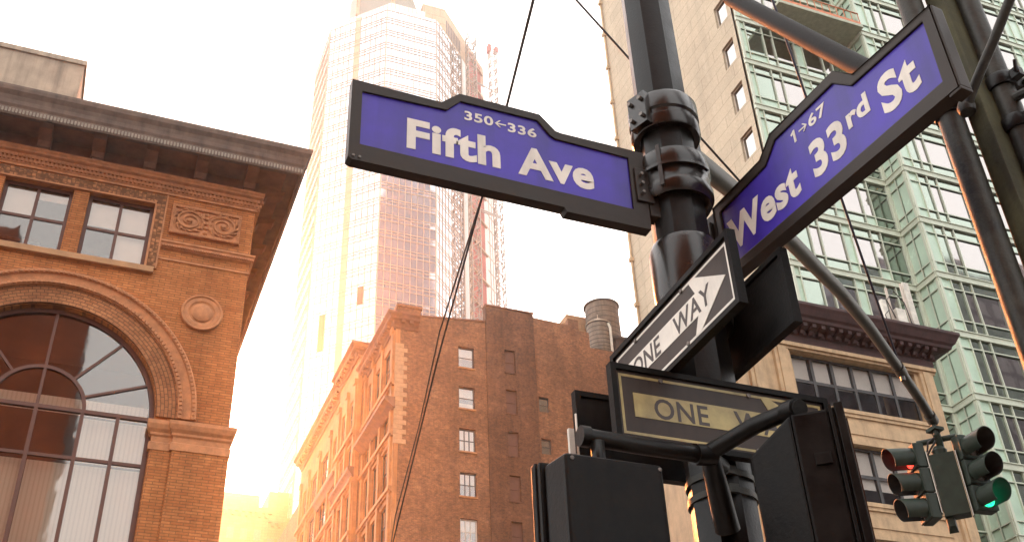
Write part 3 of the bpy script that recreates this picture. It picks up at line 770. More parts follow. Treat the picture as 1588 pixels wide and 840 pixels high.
# upper tier and mechanical crown
ut = B(); up_ = [(36.5, 180), (45.0, 171.4), (53.4, 171.4), (53.4, 190), (36.5, 190)]
ut.at((0, 0, 0), (1, 0, 0), (0, 0, 1), (0, 1, 0)); ut.prism(up_, HT - .2, 201.2); ut.build('parapet', M['t_white'], TW)
um = B()
for k in range(9): um.box(45.0 + k * 1.05, 171.3, HT, 45.1 + k * 1.05, 171.39, 201.2)
for k in range(12):
    x = 45.0 - k * .72; y = 171.4 + k * .73; um.box(x - .05, y - .12, HT, x + .05, y - .02, 201.2)
um.build('parapet_joint', M['t_mull'], TW)
cr = B(); a_ = [(38.5, 178, 201.2), (46, 173.2, 201.2), (52.6, 173.2, 201.2), (52.6, 188, 201.2), (38.5, 188, 201.2)]
b_ = [(38.9, 178.3, 216), (46, 174.2, 216), (48.5, 174.2, 216), (48.5, 188, 216), (38.9, 188, 216)]
i0 = [cr.p(*q) for q in a_]; i1 = [cr.p(*q) for q in b_]
for k in range(5): cr.face([i0[k], i0[(k + 1) % 5], i1[(k + 1) % 5], i1[k]])
cr.face(i1); cr.build('crown', M['t_grey'], TW)
cl = B(); cl.box(45.6, 173.0, 201.2, 46.4, 174.3, 216); cl.box(38.2, 177.6, 201.2, 39.0, 178.2, 216); cl.build('crown_pier', M['t_beige'], TW)
be = B(); q = [(53.6, 174), (59.2, 174), (75.0, 189.8), (75.0, 205), (53.6, 196)]
be.at((0, 0, 0), (1, 0, 0), (0, 0, 1), (0, 1, 0)); be.prism(q, HT - 2, 207); be.build('beige_block', M['t_beige'], TW)
lv_ = B(); A = Vector((59.2, 174, 0)); D = Vector((1, 1, 0)).normalized(); N = Vector((-D.y, D.x, 0)); lv_.at(A, D, N)
for k in range(9): lv_.box(.7 + k * .9, -.05, 199.5, 1.25 + k * .9, .1, 203.8)
lv_.build('louvre_slot', M['t_louv'], TW)
# hoist bay: beige pier, red wrapped strip, white end wing
hb = B(); A = Vector((65.3, 179.5, 0)); hb.at(A, D, N)
hb.box(0, .1, 30, 3.6, 10, 198); hb.box(12.0, .3, 30, 13.4, 10, 200); hb.build('hoist_pier', M['t_white'], TW)
rd = B(); rd.at(A, D, N); rd.box(3.6, .3, 30, 12.0, 9, 205.2)
rd.build('red_wrap', M['t_red'], TW)
rs_ = B(); rs_.at(A, D, N)
z = 203
while z > 40:
    rs_.box(3.6, -.2, z - .25, 12.6, .3, z + .12); z -= 8.12
rs_.box(3.3, -.1, 40, 3.6, .3, 205); rs_.build('floor_edge', M['t_beige'], TW)
ew = B(); ew.at(A, D, N); ew.box(13.4, .5, 30, 20.5, 12, 194); ew.build('end_wing', M['t_white'], TW)
ewm = B(); ewm.at(A, D, N); z = 192
while z > 40: ewm.box(13.4, .42, z - .12, 20.5, .5, z + .12); z -= FH
for k in range(4): ewm.box(15 + k * 1.5, .40, 40, 15.2 + k * 1.5, .49, 194)
ewm.build('end_joint', M['t_mull'], TW)
def mast(cx, cy, z0, z1, wd, label, lean=0):
    T = thing('hoist_mast', label, 'hoist mast', (cx, cy, 0), 0, 'construction hoist masts on the glass tower')
    m_ = B(); h = wd / 2
    pts = [(cx - h, cy - h), (cx + h, cy - h), (cx + h, cy + h), (cx - h, cy + h)]
    for x, y in pts: m_.tube([(x, y, z0), (x, y, z1)], .13, 5, smooth=False)
    z = z0; k = 0
    while z < z1 - .1:
        for i in range(4):
            a, c = pts[i], pts[(i + 1) % 4]
            if k % 2: a, c = c, a
            m_.tube([(*a, z), (*c, z + wd)], .11, 4, smooth=False, cap=False)
            m_.tube([(*a, z), (*c, z)], .10, 4, smooth=False, cap=False)
        z += wd; k += 1
    m_.build('lattice', M['steel_l'], T)
    return T
def tie(T, a, c):
    b = B(); b.tube([a, c], .18, 5); b.tube([(a[0] + .8, a[1] - .8, a[2] - 1.2), (c[0] + .5, c[1] - .5, c[2] - 1.2)], .15, 5); b.build('tie_arm', M['steel_l'], T)
m1 = mast(67.6, 178.9, 60, 205.5, 2.0, 'wide lattice hoist mast between the glass and the red strip')
m2 = mast(77.0, 188.0, 60, 211.5, 1.7, 'slim lattice hoist mast with red top at tower edge')
for z in (198, 178, 158): tie(m2, (77, 188, z), (70.5, 184.2, z - 2))
for z in (190, 165): tie(m1, (67.6, 178.9, z), (69, 183.0, z - 1))
b = B(); b.box(75.6, 187.2, 211.5, 76.5, 188.6, 214.0); b.box(77.5, 187.2, 211.8, 78.4, 188.6, 213.6); b.tube([(76, 188, 213.9), (78, 188, 213.2)], .15, 5); b.build('red_cap', M['t_red'], m2)

#@@TAN
# ================================================================ tan and green apartment tower
AT = thing('apartment_tower', 'tan stone apartment tower with stepped pale green glass front', 'building', (45, 50, 0))
TX, GY, SX, RY, EX, TT = 32.0, 38.0, 40.25, 36.4, 66.0, 84.0
fls = [49.13 + 3.71 * k for k in range(-13, 10)]
tw_ = B().at((TX, 54.0, 0), *YP)
tws = [(44.49 + 3.71 * k + .0, 46.35 + 3.71 * k - .0) for k in range(-7, 9)]
tws = [(42.72 + 3.71 * k, 44.55 + 3.71 * k) for k in range(-6, 10)]
tw_.prism(rect(0, 0, 15.9, TT), 0, .4, holes=[rect(54 - 39.95, a, 54 - 38.70, c) for a, c in tws])
tw_.build('stone_wall', M['tan'], AT)
for a, c in tws:
    window(AT, (TX, 39.95, a), *YP, 1.25, c - a, 1, 1, .05, .05, .16, M['sash_w'], M['tan_win'])
bd = B(); bd.box(TX + .4, 53.6, 0, EX, 54.0, TT); bd.box(EX - .4, 37.3, 0, EX, 53.6, TT); bd.box(TX + .4, 38.6, TT - .4, EX - .4, 53.6, TT); bd.build('back_wall', M['tan'], AT)
dp = B(); dp.tube([(TX - .12, 53.9, 0), (TX - .12, 53.9, TT)], .09, 8)
z = 8
while z < TT: dp.box(TX - .28, 53.75, z, TX - .002, 54.05, z + .3); z += 3.7
dp.build('drainpipe', M['d_stone'], AT)
# curtain wall cells; kinds: P green panel, G pale green glass, C clear mirror
MG = [M['g_metal'], M['g_panel'], M['g_pglass'], M['g_dglass'], M['g_dark']]
def curtain(O, u, n, W, xcuts, kinds_by_row, name, zlo, zhi):
    gb = B().at(O, u, n); gm = B().at(O, u, n)
    back = B().at(O, u, n); back.box(0, .12, zlo, W, .3, zhi); back.build(name + '_backing', M['g_panel'], AT)
    for fz_ in fls:
        if fz_ + 3.71 < zlo or fz_ > zhi: continue
        za = fz_ + .17
        zc = [za, za + .78, za + 2.78, fz_ + 3.71 - .17]
        for j in range(3):
            for i in range(len(xcuts) - 1):
                k = kinds_by_row[j][i]; xa, xb = xcuts[i], xcuts[i + 1]
                ta, tb = random.gauss(0, .004), random.gauss(0, .004)
                q = [gb.p(x, .05 + (x - (xa + xb) / 2) * ta + (z - (zc[j] + zc[j + 1]) / 2) * tb, z) for x, z in ((xa, zc[j]), (xb, zc[j]), (xb, zc[j + 1]), (xa, zc[j + 1]))]
                gb.face(q, {'P': 1, 'G': 2, 'C': 3}[k])
        # floor band with dark joint
        gm.box(-.06, -.10, fz_ - .16, W, .04, fz_ + .16); gm.box(-.08, -.16, fz_ + .16, W, .04, fz_ + .21, 0); gm.box(-.02, -.05, fz_ + .21, W, .045, fz_ + .25, 4)
        for j in (1, 2):
            gm.box(0, -.035, zc[j] - .03, W, .05, zc[j] + .03, 0); gm.box(.02, -.03, zc[j] - .055, W - .02, .045, zc[j] - .031, 4)
    for i, x in enumerate(xcuts):
        wv_ = .16 if i in (0, len(xcuts) - 1) else .03
        gm.box(x - wv_ if i else x, -.05, zlo, x + wv_ if i < len(xcuts) - 1 else x, .05, zhi, 0)
        if 0 < i < len(xcuts) - 1: gm.box(x + wv_, -.035, zlo, x + wv_ + .02, .045, zhi, 4)
    gb.build(name, MG, AT); gm.build(name + '_mullion', MG, AT)
W1 = SX - TX
xc = [.0, .5, 1.75, 2.45, 4.0, 4.6, 6.0, 6.7, W1 - .02]
kk = [list('PPGGPGPG'), list('PGCCPCCG'), list('PGGGPGGG')]
curtain((TX, GY, 0), *XP, W1, xc, kk, 'green_front', 0, TT)
W2 = GY - RY
curtain((SX, GY, 0), *YP, W2, [0, .75, W2], [list('PP'), list('PP'), list('PP')], 'green_step', 0, TT)
W3 = EX - SX
unit = [(0, 'P', 'P', 'P'), (.85, 'G', 'G', 'G'), (1.55, 'G', 'C', 'G'), (2.25, 'G', 'C', 'G'), (4.05, 'P', 'P', 'P')]
xc, k0, k1, k2 = [], [], [], []
x = 0
while x < W3 - 5:
    for a, b0, b1_, b2_ in unit: xc.append(x + a); k0.append(b0); k1.append(b1_); k2.append(b2_)
    x += 4.75
xc.append(W3)
curtain((SX, RY, 0), *XP, W3, xc, [k0, k1, k2], 'green_wing', 0, TT)
# balcony in the notch
sb = B(); sb.box(33.9, 36.0, 52.98, SX - .06, GY - .06, 53.22); sb.build('balcony_slab', M['g_slab'], AT, bevel=.03)
rl = B()
for k in range(12):
    x = 34.0 + k * .555; rl.tube([(x, 36.1, 53.22), (x, 36.1, 54.3)], .03, 6)
rl.tube([(33.95, 36.1, 54.3), (40.15, 36.1, 54.3)], .05, 8); rl.box(33.95, 36.06, 53.24, 40.1, 36.14, 53.5)
rl.build('balcony_railing', M['orange'], AT)

#@@DARK
# ================================================================ low building with the oxblood cornice
DB = thing('cornice_building', 'tan terracotta building with oxblood cornice below the green tower', 'building', (24, 33, 0))
DY = 30.0; dx0, dx1 = 21.3, 31.2
bays = [(24.3, 30.25)]
rws = [(20.78, 23.02), (17.0, 19.32), (13.3, 15.6), (9.6, 11.9)]
dw = B(); dw.prism(rect(dx0, 0, dx1, 24.6), DY, DY + .4, holes=[rect(a, c, b_, d) for a, b_ in bays for c, d in rws])
dw.box(dx0, DY + .4, 0, dx0 + .4, 37.9, 24.6); dw.box(dx1 - .4, DY + .4, 0, dx1, 37.4, 24.6)
dw.build('wall', M['d_stone'], DB)
rfd = B(); rfd.box(dx0 + .4, DY + .4, 24.2, dx1 - .4, 36, 24.5); rfd.build('roof', M['roof'], DB)
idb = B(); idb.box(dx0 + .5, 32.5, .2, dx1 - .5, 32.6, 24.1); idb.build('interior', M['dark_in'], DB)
for bi, (a, b_) in enumerate(bays):
    n_ = 6
    for ri, (c, d) in enumerate(rws):
        bls = []
        for k in range(n_):
            if ri == 0 and k == 0: bls.append((k / n_ + .01, (k + 1) / n_ - .01, .52, .97)); continue
            bls.append((k / n_ + .012, (k + 1) / n_ - .012, .50 + random.uniform(-.03, .03), .97))
        if ri == 1: bls = [(k / n_ + .012, (k + 1) / n_ - .012, random.choice((.03, .03, .3)), .97) for k in range(n_)]
        window(DB, (a, DY, c), *XP, b_ - a, d - c, n_, 2, .10, .13, .2, M['d_frame'], M['glass_low'], bls, M['blind_w'])
# pilasters and spandrel mouldings
dp_ = B()
for x in (21.7, 22.55, 23.8, 30.75):
    wv_ = .34
    dp_.box(x - wv_, DY - .14, 0, x + wv_, DY - .002, 23.25); dp_.box(x - wv_ * .55, DY - .2, 0, x + wv_ * .55, DY - .142, 23.1)
dp_.build('pilaster', M['d_stone'], DB)
sm = B()
for a, b_ in bays:
    for zt, zb in ((20.78, 19.32), (17.0, 15.6), (13.3, 11.9)):
        sm.box(a - .02, DY - .12, zt - .16, b_ + .02, DY + .15, zt - .004); sm.box(a, DY - .07, zt - .3, b_, DY - .002, zt - .161)
        sm.box(a, DY - .05, zb + .15, b_, DY - .002, zb + .28); sm.box(a + .3, DY - .04, zb + .45, b_ - .3, DY - .002, zt - .48)
        sm.box(a, DY - .09, zb + .004, b_, DY - .002, zb + .149)
sm.build('spandrel_moulding', M['d_stone'], DB)
lt = B(); lt.box(dx0 - .02, DY - .16, 23.04, dx1 + .02, DY - .003, 23.14); lt.box(dx0 - .02, DY - .26, 23.14, dx1 + .02, DY - .003, 23.3); lt.build('lintel_moulding', M['d_stone'], DB)
PTH = [(dx0, 37), (dx0, DY), (dx1, DY), (dx1, 37)][::1]
dc = B(); dc.sweep(PTH, [(0, 23.3), (.10, 23.3), (.12, 23.72), (.2, 23.78), (.2, 23.95), (.72, 24.08), (.76, 24.2), (.86, 24.28), (.98, 24.5), (1.06, 24.62), (1.06, 24.74), (0, 24.9)])
dco = dc.build('cornice', M['d_corn'], DB)
k = 0
while dx0 + .15 + k * .42 < dx1:
    x = dx0 + .15 + k * .42; m_ = B().at((x, DY, 0), (0, -1, 0), (1, 0, 0)); m_.prism([(.2, 23.72), (.34, 23.74), (.40, 23.86), (.64, 23.92), (.66, 24.06), (.2, 23.96)], -.09, .09)
    m_.build('modillion', M['d_corn'], dco); k += 1
# rooftop antenna cluster
AN = thing('antenna_cluster', 'pale cellular antenna cluster with cables on the oxblood cornice roof', 'antenna', (31.0, 31.0, 24.5))
b = B(); b.tube([(31.0, 31, 24.51), (31.0, 31, 28.0)], .06, 8); b.tube([(31.9, 31, 24.51), (31.9, 31, 28.4)], .05, 8); b.tube([(30.2, 31, 26.2), (32.3, 31, 26.4)], .05, 8); b.tube([(30.4, 31, 25.1), (32.2, 31, 25.3)], .05, 8); b.build('mast', M['steel_l'], AN)
b = B(); b.box(32.0, 30.9, 26.0, 32.3, 31.1, 28.5); b.box(31.1, 30.8, 25.9, 31.6, 31.15, 26.9); b.box(30.5, 30.9, 25.6, 30.75, 31.1, 27.3); b.build('panel', M['antenna'], AN, bevel=.03)
b = B(); b.tube([(31.05, 30.9, 26.4), (30.7, 30.8, 27.2), (31.2, 30.8, 27.8), (31.7, 30.85, 27.3), (31.9, 30.9, 26.0)], .025, 6); b.tube([(30.6, 30.9, 25.8), (30.4, 30.8, 26.4), (30.7, 30.8, 26.7)], .02, 6); b.build('cable', M['wire'], AN)

#@@FAR
# ================================================================ far end of the street
def far_building(name, label, x0, x1, y, z1, parts, pier=2.2):
    T = thing(name, label, 'building', ((x0 + x1) / 2, y + 8, 0), 0)
    b = B(); b.box(x0, y, 0, x1, y + 18, z1); b.build('wall', M['far1'], T)
    wmesh = None
    z = z1 - 4
    while z > z1 - 40:
        x = x0 + .7
        while x < x1 - 1.2:
            if wmesh is None:
                wn = B(); wn.box(x, y - .02, z - 1.9, x + 1.1, y + .1, z); wo_ = wn.build('window', M['far_w'], T, loc=(x, y, z)); wmesh = wo_
            else:
                c2_ = wmesh.copy(); COL.objects.link(c2_); c2_.parent = T; c2_.location = Vector((x, y, z)) - wloc(T)
            x += pier
        z -= 3.6
    for zz, o in ((z1 - 1.2, .5), (z1 - 12, .4), (z1 - 23, .4)):
        c_ = B(); c_.box(x0 - o, y - o, zz, x1 + o, y - .001, zz + .7)
        x = x0
        while x < x1 - .5: c_.box(x, y - o * .8, zz - .7, x + .5, y - .002, zz - .001); x += 1.1
        c_.build('cornice', M['far1'], T)
    for q in parts:
        p_ = B(); p_.box(*q); p_.build('penthouse', M['far1'], T)
    return T
far_building('setback_building', 'pale orange old building with stepped top closing the street', 19, 28.5, 176, 75.5, [(21.2, 180, 75.5, 27.4, 192, 79.2)])
far_building('glass_office', 'small banded office block beside the stepped building far down the street', 28.9, 37, 182, 76.5, [(29.5, 184, 76.5, 36, 196, 82.0)], 1.7)

# ================================================================ buildings behind the viewer (seen in the glass), plus an added sun-blocking tower
SB = thing('stone_skyscraper', 'grey stone skyscraper mirrored in the glass tower', 'skyscraper', (129, -120, 0))
b = B(); b.box(112, -140, 0, 146, -100, 377); b.box(118, -135, 377, 140, -106, 392); b.build('shaft', M['esb'], SB)
LBK = thing('office_block', 'pale grey office block mirrored in the lower green glass', 'building', (140, -40, 0))
b = B(); b.box(98, -60, 0, 180, -25, 88); b.box(104, -56, 88, 150, -30, 97); b.build('shaft', M['blk'], LBK)
NB = thing('sun_blocking_tower', 'unseen plain tan tower added to keep the sun off the mirrored office block', 'building', (110, 50, 0))
b = B(); b.box(66.4, 38, 0, 160, 60, 132); b.box(80, 42, 132, 140, 56, 140); b.build('wall', M['tan'], NB)  # unseen, added so the low sun does not light the mirrored office block
OB = thing('corner_block', 'dark brick block mirrored in the arched window', 'building', (-25, -30, 0))
b = B(); b.box(-50, -45, 0, -2.2, -20, 45); b.box(-40, -40, 45, -9, -26, 56); b.build('wall', M['b_brick2'], OB)

#@@STREET
# ================================================================ traffic pole
PX, PYY = 2.15, 3.2
PO = thing('traffic_pole', 'black fluted traffic pole with three collar clamps and long curved signal arm', 'pole', (PX, PYY, .14))
def flute(an):
    k = (an * 8 / (2 * pi)) % 1.0
    return 1.0 - .06 * sin(pi * k) ** .8 if .08 < k < .92 else 1.0
sh = B(); sh.tube([(PX, PYY, .14), (PX, PYY, 3.9), (PX, PYY, 7.6)], [.128, .122, .116], 96, smooth=False, prof=flute)
sh.build('shaft', M['pole'], PO)
bs = B(); bs.lathe([(.24, .14), (.24, .5), (.2, .62), (.15, .8), (.13, .82)], (PX, PYY, 0), 8, smooth=False); bs.build('base', M['pole'], PO)
# top clamp with ears
c1 = B(); c1.lathe([(.122, 4.985), (.15, 4.985), (.158, 5.0), (.158, 5.045), (.150, 5.055), (.150, 5.075), (.160, 5.085), (.160, 5.165), (.152, 5.18), (.122, 5.18)], (PX, PYY, 0), 40)
for an in (radians(200), radians(20)):
    d = (cos(an), sin(an), 0); n_ = (-sin(an), cos(an), 0)
    c1.at((PX, PYY, 0), d, n_).box(.148, -.05, 4.99, .185, .05, 5.17)
    c1.at((0, 0, 0))
c1.build('clamp', M['pole_b'], PO)
for an in (200, 20):
    for z in (5.03, 5.13):
        for s in (-.03, .03):
            a = radians(an); x = PX + cos(a) * .187 - sin(a) * s; y = PYY + sin(a) * .187 + cos(a) * s
            bt = B(); bt.tube([(x - cos(a) * .01, y - sin(a) * .01, z), (x + cos(a) * .014, y + sin(a) * .014, z)], .011, 6, smooth=False); bt.build('bolt', M['bolt'], PO)
# middle collar that carries the street signs
c2 = B(); c2.lathe([(.12, 4.615), (.150, 4.60), (.166, 4.63), (.168, 4.66), (.160, 4.675), (.160, 4.74), (.168, 4.755), (.168, 4.80), (.160, 4.835), (.13, 4.85), (.12, 4.85)], (PX, PYY, 0), 44)
c2.at((PX, PYY, 0), (cos(-.62), sin(-.62), 0), (-sin(-.62), cos(-.62), 0)); 
c2.at((0, 0, 0)); c2.build('collar', M['pole_b'], PO)
rb_ = B()
for an in (-138,):
    a = radians(an); rb_.at((PX, PYY, 0), (cos(a), sin(a), 0), (-sin(a), cos(a), 0)).box(.158, -.009, 4.62, .180, .009, 4.84)
for z in (4.735,):
    rb_.at((0, 0, 0)).lathe([(.166, z - .008), (.181, z - .008), (.181, z + .008), (.166, z + .008)], (PX, PYY, 0), 30, a0=radians(-160), a1=radians(-60))
rb_.at((0, 0, 0)); rb_.build('collar_rib', M['pole_b'], PO)
c3 = B(); c3.lathe([(.118, 4.10), (.142, 4.11), (.148, 4.14), (.148, 4.36), (.138, 4.39), (.118, 4.395)], (PX, PYY, 0), 44); c3.build('collar', M['pole_b'], PO)
c4 = B(); c4.lathe([(.118, 3.97), (.150, 3.98), (.156, 4.02), (.148, 4.075), (.118, 4.085)], (PX, PYY, 0), 44); c4.build('skirt', M['pole'], PO)
for z in (3.32, 3.25, 2.95):
    sbd = B(); sbd.lathe([(.120, z - .012), (.1275, z - .012), (.1275, z + .012), (.120, z + .012)], (PX, PYY, 0), 40); sbd.box(PX - .05, PYY - .142, z - .016, PX - .015, PYY - .126, z + .016); sbd.build('strap', M['tube'], PO)
# signal arm
ap = [(PX, PYY, 5.02), (2.55, 3.5, 5.19), (2.89, 3.76, 5.34), (3.75, 4.41, 5.66), (4.66, 5.09, 5.91), (5.3, 5.57, 6.02), (6.1, 6.18, 6.09), (6.6, 6.55, 6.085), (6.89, 6.77, 6.06)]
ar = B(); ar.tube(ap, [.055, .054, .052, .05, .047, .045, .042, .042, .042], 14); ar.build('signal_arm', M['arm'], PO)
jr = B(); q0, q1 = Vector((6.0, 6.1, 6.083)), Vector((6.12, 6.195, 6.09)); jr.tube([q0, q1], .05, 12); jr.tube([(6.09, 6.17, 6.0), (6.09, 6.17, 6.19)], .02, 8); jr.build('arm_joint', M['arm'], PO)
jr = B(); jr.tube([(6.82, 6.715, 6.063), (6.92, 6.79, 6.057)], .052, 12); jr.build('arm_end', M['arm'], PO)
# tie rods
def line(name, pts, r, mat, label, cat='cable', group=None):
    b = B(); b.tube(pts, r, 8); o = b.build(name, mat); tag(o, label, cat, group); return o
A0 = Vector((4.86, 5.24, 5.95)); A1 = Vector((2.75, 5.0, 8.1)); line('guy_wire', [A0, A0 + (A1 - A0) * 1.5], .009, M['wire'], 'thin black guy wire slanting behind the black pole to its signal arm')
A0 = Vector((6.09, 6.17, 6.17)); A1 = Vector((4.64, 5.0, 8.82)); line('guy_rod', [A0, A0 + (A1 - A0) * 1.5], .011, M['rod'], 'blue black rod dropping behind the violet West street sign to the arm', 'cable')
# upper diagonal pipe
b = B(); b.tube([(3.05, 3.62, 6.75), (2.95, 2.73, 5.29), (2.87, 2.33, 4.72)], .05, 14); o = b.build('brace_pipe', M['pipe']); tag(o, 'thick dark diagonal pipe crossing behind the top of the West sign', 'pipe')
# overhead cables
A0, A1 = Vector((2.01, 4.2, 6.96)), Vector((2.73, 7.0, 7.74)); A2 = Vector((3.99, 14.0, 7.29))
b = B(); b.tube([A0 + (A0 - A1) * .6, A0, (2.36, 5.5, 7.36), A1], [.0105] * 4, 8); o = b.build('feeder_cable', M['wire']); tag(o, 'thicker black overhead cable rising above the Fifth Avenue sign', 'cable')
b = B(); b.tube([A1, (3.2, 9.7, 7.62), A2, (5.0, 19.6, 6.0)], .0098, 8); o = b.build('span_wire', M['wire']); tag(o, 'right strand of the thin twin wires crossing the brick building', 'cable')
b = B(); b.tube([A1 + Vector((0, 0, .0)), (3.16, 9.5, 7.86), (3.72, 12.0, 8.04), (4.3, 15.0, 8.1), (5.6, 21, 7.4)], .0085, 8); o = b.build('span_wire', M['wire']); tag(o, 'left upper strand of the thin twin wires crossing the brick building', 'cable')

# ---------------------------------------------------------------- street name signs
def street_sign(name, label, loc, rz, outer, face, frame_d=.05):
    T = thing(name, label, 'street sign', loc, rz)
    f = B(); f.prism(outer, -.0, frame_d, holes=[face]); f.build('frame', M['s_frame'], T, local=True, bevel=.006)
    p = B(); p.prism(face, .010, frame_d - .01); p.build('face_panel', M['s_blue'], T, local=True)
    return T
# Fifth Ave: local origin at (0.684, 3.17, 4.45)
F0 = (0.684, 3.165, 4.45)
fx = lambda pts: [(x - F0[0], z - F0[2]) for x, z in pts]
outer = fx([(.684, 4.472), (.70, 4.462), (1.59, 4.452), (1.60, 4.432), (1.985, 4.432), (1.995, 4.855), (1.60, 4.857), (1.575, 4.862), (1.505, 4.936), (1.141, 4.942), (1.061, 4.868), (.684, 4.879)])
face = fx([(.728, 4.545), (1.914, 4.523), (1.918, 4.808), (1.572, 4.818), (1.548, 4.832), (1.494, 4.900), (1.146, 4.902), (1.084, 4.834), (.727, 4.826)])
FS = street_sign('street_sign', 'violet Fifth Ave street name sign with bronze frame', F0, 0, outer, face)
text_part('lettering', 'Fifth', FS, .918 - F0[0], 1.318 - F0[0], 4.588 - F0[2], .168, .010, M['s_white'], .036)
text_part('lettering', 'Ave', FS, 1.395 - F0[0], 1.742 - F0[0], 4.583 - F0[2], .166, .010, M['s_white'], .036)
def arrow(parent, x0, x1, zc, h, y, left):
    a = B(); t_ = h * .16; s = -1 if left else 1; xt = x0 if left else x1; xb = x1 if left else x0
    a.prism([(min(xt + -s * t_, xb), zc - t_ / 2), (max(xt - s * t_, xb), zc - t_ / 2), (max(xt - s * t_, xb), zc + t_ / 2), (min(xt - s * t_, xb), zc + t_ / 2)], y - .002, y)
    d = h * .5; e = t_ * 1.1
    a.prism([(xt, zc), (xt - s * d, zc + d), (xt - s * (d + e), zc + d), (xt - s * e * 1.2, zc), (xt - s * (d + e), zc - d), (xt - s * d, zc - d)], y - .0026, y + .0004)
    a.build('arrow', M['s_white'], parent, local=True)
text_part('numbers', '350', FS, 1.164 - F0[0], 1.292 - F0[0], 4.812 - F0[2], .052, .010, M['s_white'], .022)
text_part('numbers', '336', FS, 1.358 - F0[0], 1.488 - F0[0], 4.803 - F0[2], .052, .010, M['s_white'], .022)
arrow(FS, 1.300 - F0[0], 1.350 - F0[0], 4.833 - F0[2], .038, .010, True)
bk = B(); bk.box(1.25, -.012, .12, 1.33, .052, .30); bk.box(1.31, .0, .06, 1.38, .06, .36); bk.build('bracket', M['s_frame'], FS, local=True, bevel=.004)
for z in (.16, .21, .26): 
    q = B(); q.lathe([(.008, 0), (.008, -.018), (0, -.02)], (1.275, -.012, z), 8, axis='y'); q.build('bolt', M['bolt'], FS, local=True)
for x, z in ((.02, .03), (.045, .028)):
    q = B(); q.lathe([(.006, 0), (.006, -.005), (0, -.006)], (x, 0, z), 8, axis='y'); q.build('bolt', M['bolt'], FS, local=True)
# West 33rd St
D = Vector((2.49 - 2.37, 1.93 - 3.23)).normalized(); rzw = atan2(D.y, D.x); Z0 = 4.27
outer = [(-.012, 4.305), (1.325, 4.268), (1.29, 4.668), (.917, 4.69), (.825, 4.787), (.425, 4.784), (.335, 4.708), (-.012, 4.692)]
outer = [(-.012, 4.30), (1.315, 4.272), (1.315, 4.672), (.917, 4.692), (.825, 4.787), (.425, 4.784), (.335, 4.708), (-.012, 4.694)]
face = [(.028, 4.352), (1.262, 4.345), (1.268, 4.638), (.89, 4.655), (.806, 4.742), (.438, 4.742), (.352, 4.664), (.028, 4.648)]
W0 = (2.37, 3.23, Z0); mv = lambda pts: [(a, c - Z0) for a, c in pts]
WS = street_sign('street_sign', 'violet West 33rd St street name sign with bronze frame', W0, rzw, mv(outer), mv(face))
text_part('lettering', 'West', WS, .049, .516, 4.411 - Z0, .172, .010, M['s_white'], .036)
text_part('lettering', '33', WS, .600, .795, 4.409 - Z0, .180, .010, M['s_white'], .036)
text_part('lettering', 'rd', WS, .820, .940, 4.488 - Z0, .104, .010, M['s_white'], .036)
text_part('lettering', 'St', WS, .994, 1.182, 4.409 - Z0, .184, .010, M['s_white'], .036)
o1 = B(); o1.prism([(.540, 4.648 - Z0), (.552, 4.648 - Z0), (.552, 4.710 - Z0), (.543, 4.710 - Z0), (.526, 4.698 - Z0), (.530, 4.689 - Z0), (.540, 4.695 - Z0)], .008, .010); o1.build('numbers', M['s_white'], WS, local=True)
text_part('numbers', '67', WS, .634, .738, 4.650 - Z0, .060, .010, M['s_white'], .022)
arrow(WS, .574, .625, 4.680 - Z0, .040, .010, False)
bk = B(); bk.box(-.10, -.005, .06, -.012, .055, .40); bk.box(-.075, -.02, .08, -.03, -.005, .36); bk.build('bracket', M['s_frame'], WS, local=True, bevel=.004)
for z in (.14, .30): 
    q = B(); q.lathe([(.008, 0), (.008, -.014), (0, -.016)], (-.052, -.02, z), 8, axis='y'); q.build('bolt', M['bolt'], WS, local=True)
q = B(); q.box(1.27, -.003, -.012, 1.325, .054, .003); q.box(1.316, -.002, .003, 1.325, .053, .40); q.build('end_cap', M['s_frame'], WS, local=True, bevel=.004)
# ONE WAY plates
def one_way(label, loc, rz, w_, h_, mw, group=None, plain_back=False):
    T = thing('one_way_sign', label, 'traffic sign', loc, rz, group)
    fr = B(); t_ = .022
    fr.prism(rect(0, 0, w_, h_), -.012, .022, holes=[rect(t_, t_, w_ - t_, h_ - t_)]); fr.build('frame', M['ped'], T, local=True, bevel=.003)
    pn = B(); pn.box(t_, .0, t_, w_ - t_, .014, h_ - t_); pn.build('plate', M['ow_dark'] if not plain_back else M['ped'], T, local=True)
    if plain_back: return T
    e = t_ + .012; e2 = e + .010; bd_ = B(); bd_.prism(rect(e, e, w_ - e, h_ - e), -.0015, .0, holes=[rect(e2, e2, w_ - e2, h_ - e2)]); bd_.build('border', mw, T, local=True)
    zc = h_ / 2; a = h_ * .155; hd = h_ * .37
    ax = B(); x0, x1 = .085, w_ - .065
    ax.prism([(x0, zc - a), (x1 - .20, zc - a), (x1 - .235, zc - hd), (x1 - .195, zc - hd), (x1, zc), (x1 - .195, zc + hd), (x1 - .235, zc + hd), (x1 - .20, zc + a), (x0, zc + a)], -.002, .0)
    ax.build('arrow', mw, T, local=True)
    text_part('lettering', 'ONE', T, x0 + .08, x0 + .30, zc - .042, .084, -.0022, M['ow_text'], .012, .001)
    text_part('lettering', 'WAY', T, x0 + .41, x0 + .675, zc - .042, .084, -.0022, M['ow_text'], .012, .001)
    for x, z in ((w_ * .22, h_ - .018 - t_), (w_ * .62, t_ + .018), (w_ * .62, h_ - .018 - t_)):
        q = B(); q.lathe([(.009, 0), (.009, -.006), (0, -.008)], (x, 0, z), 8, axis='y'); q.build('bolt', M['bolt'], T, local=True)
    return T
OW = 'one way plates clamped on the traffic pole'
one_way('white ONE WAY sign slanting under the West street sign', (1.9, 3.46, 3.66), radians(-90), .93, .305, M['s_white'], OW)
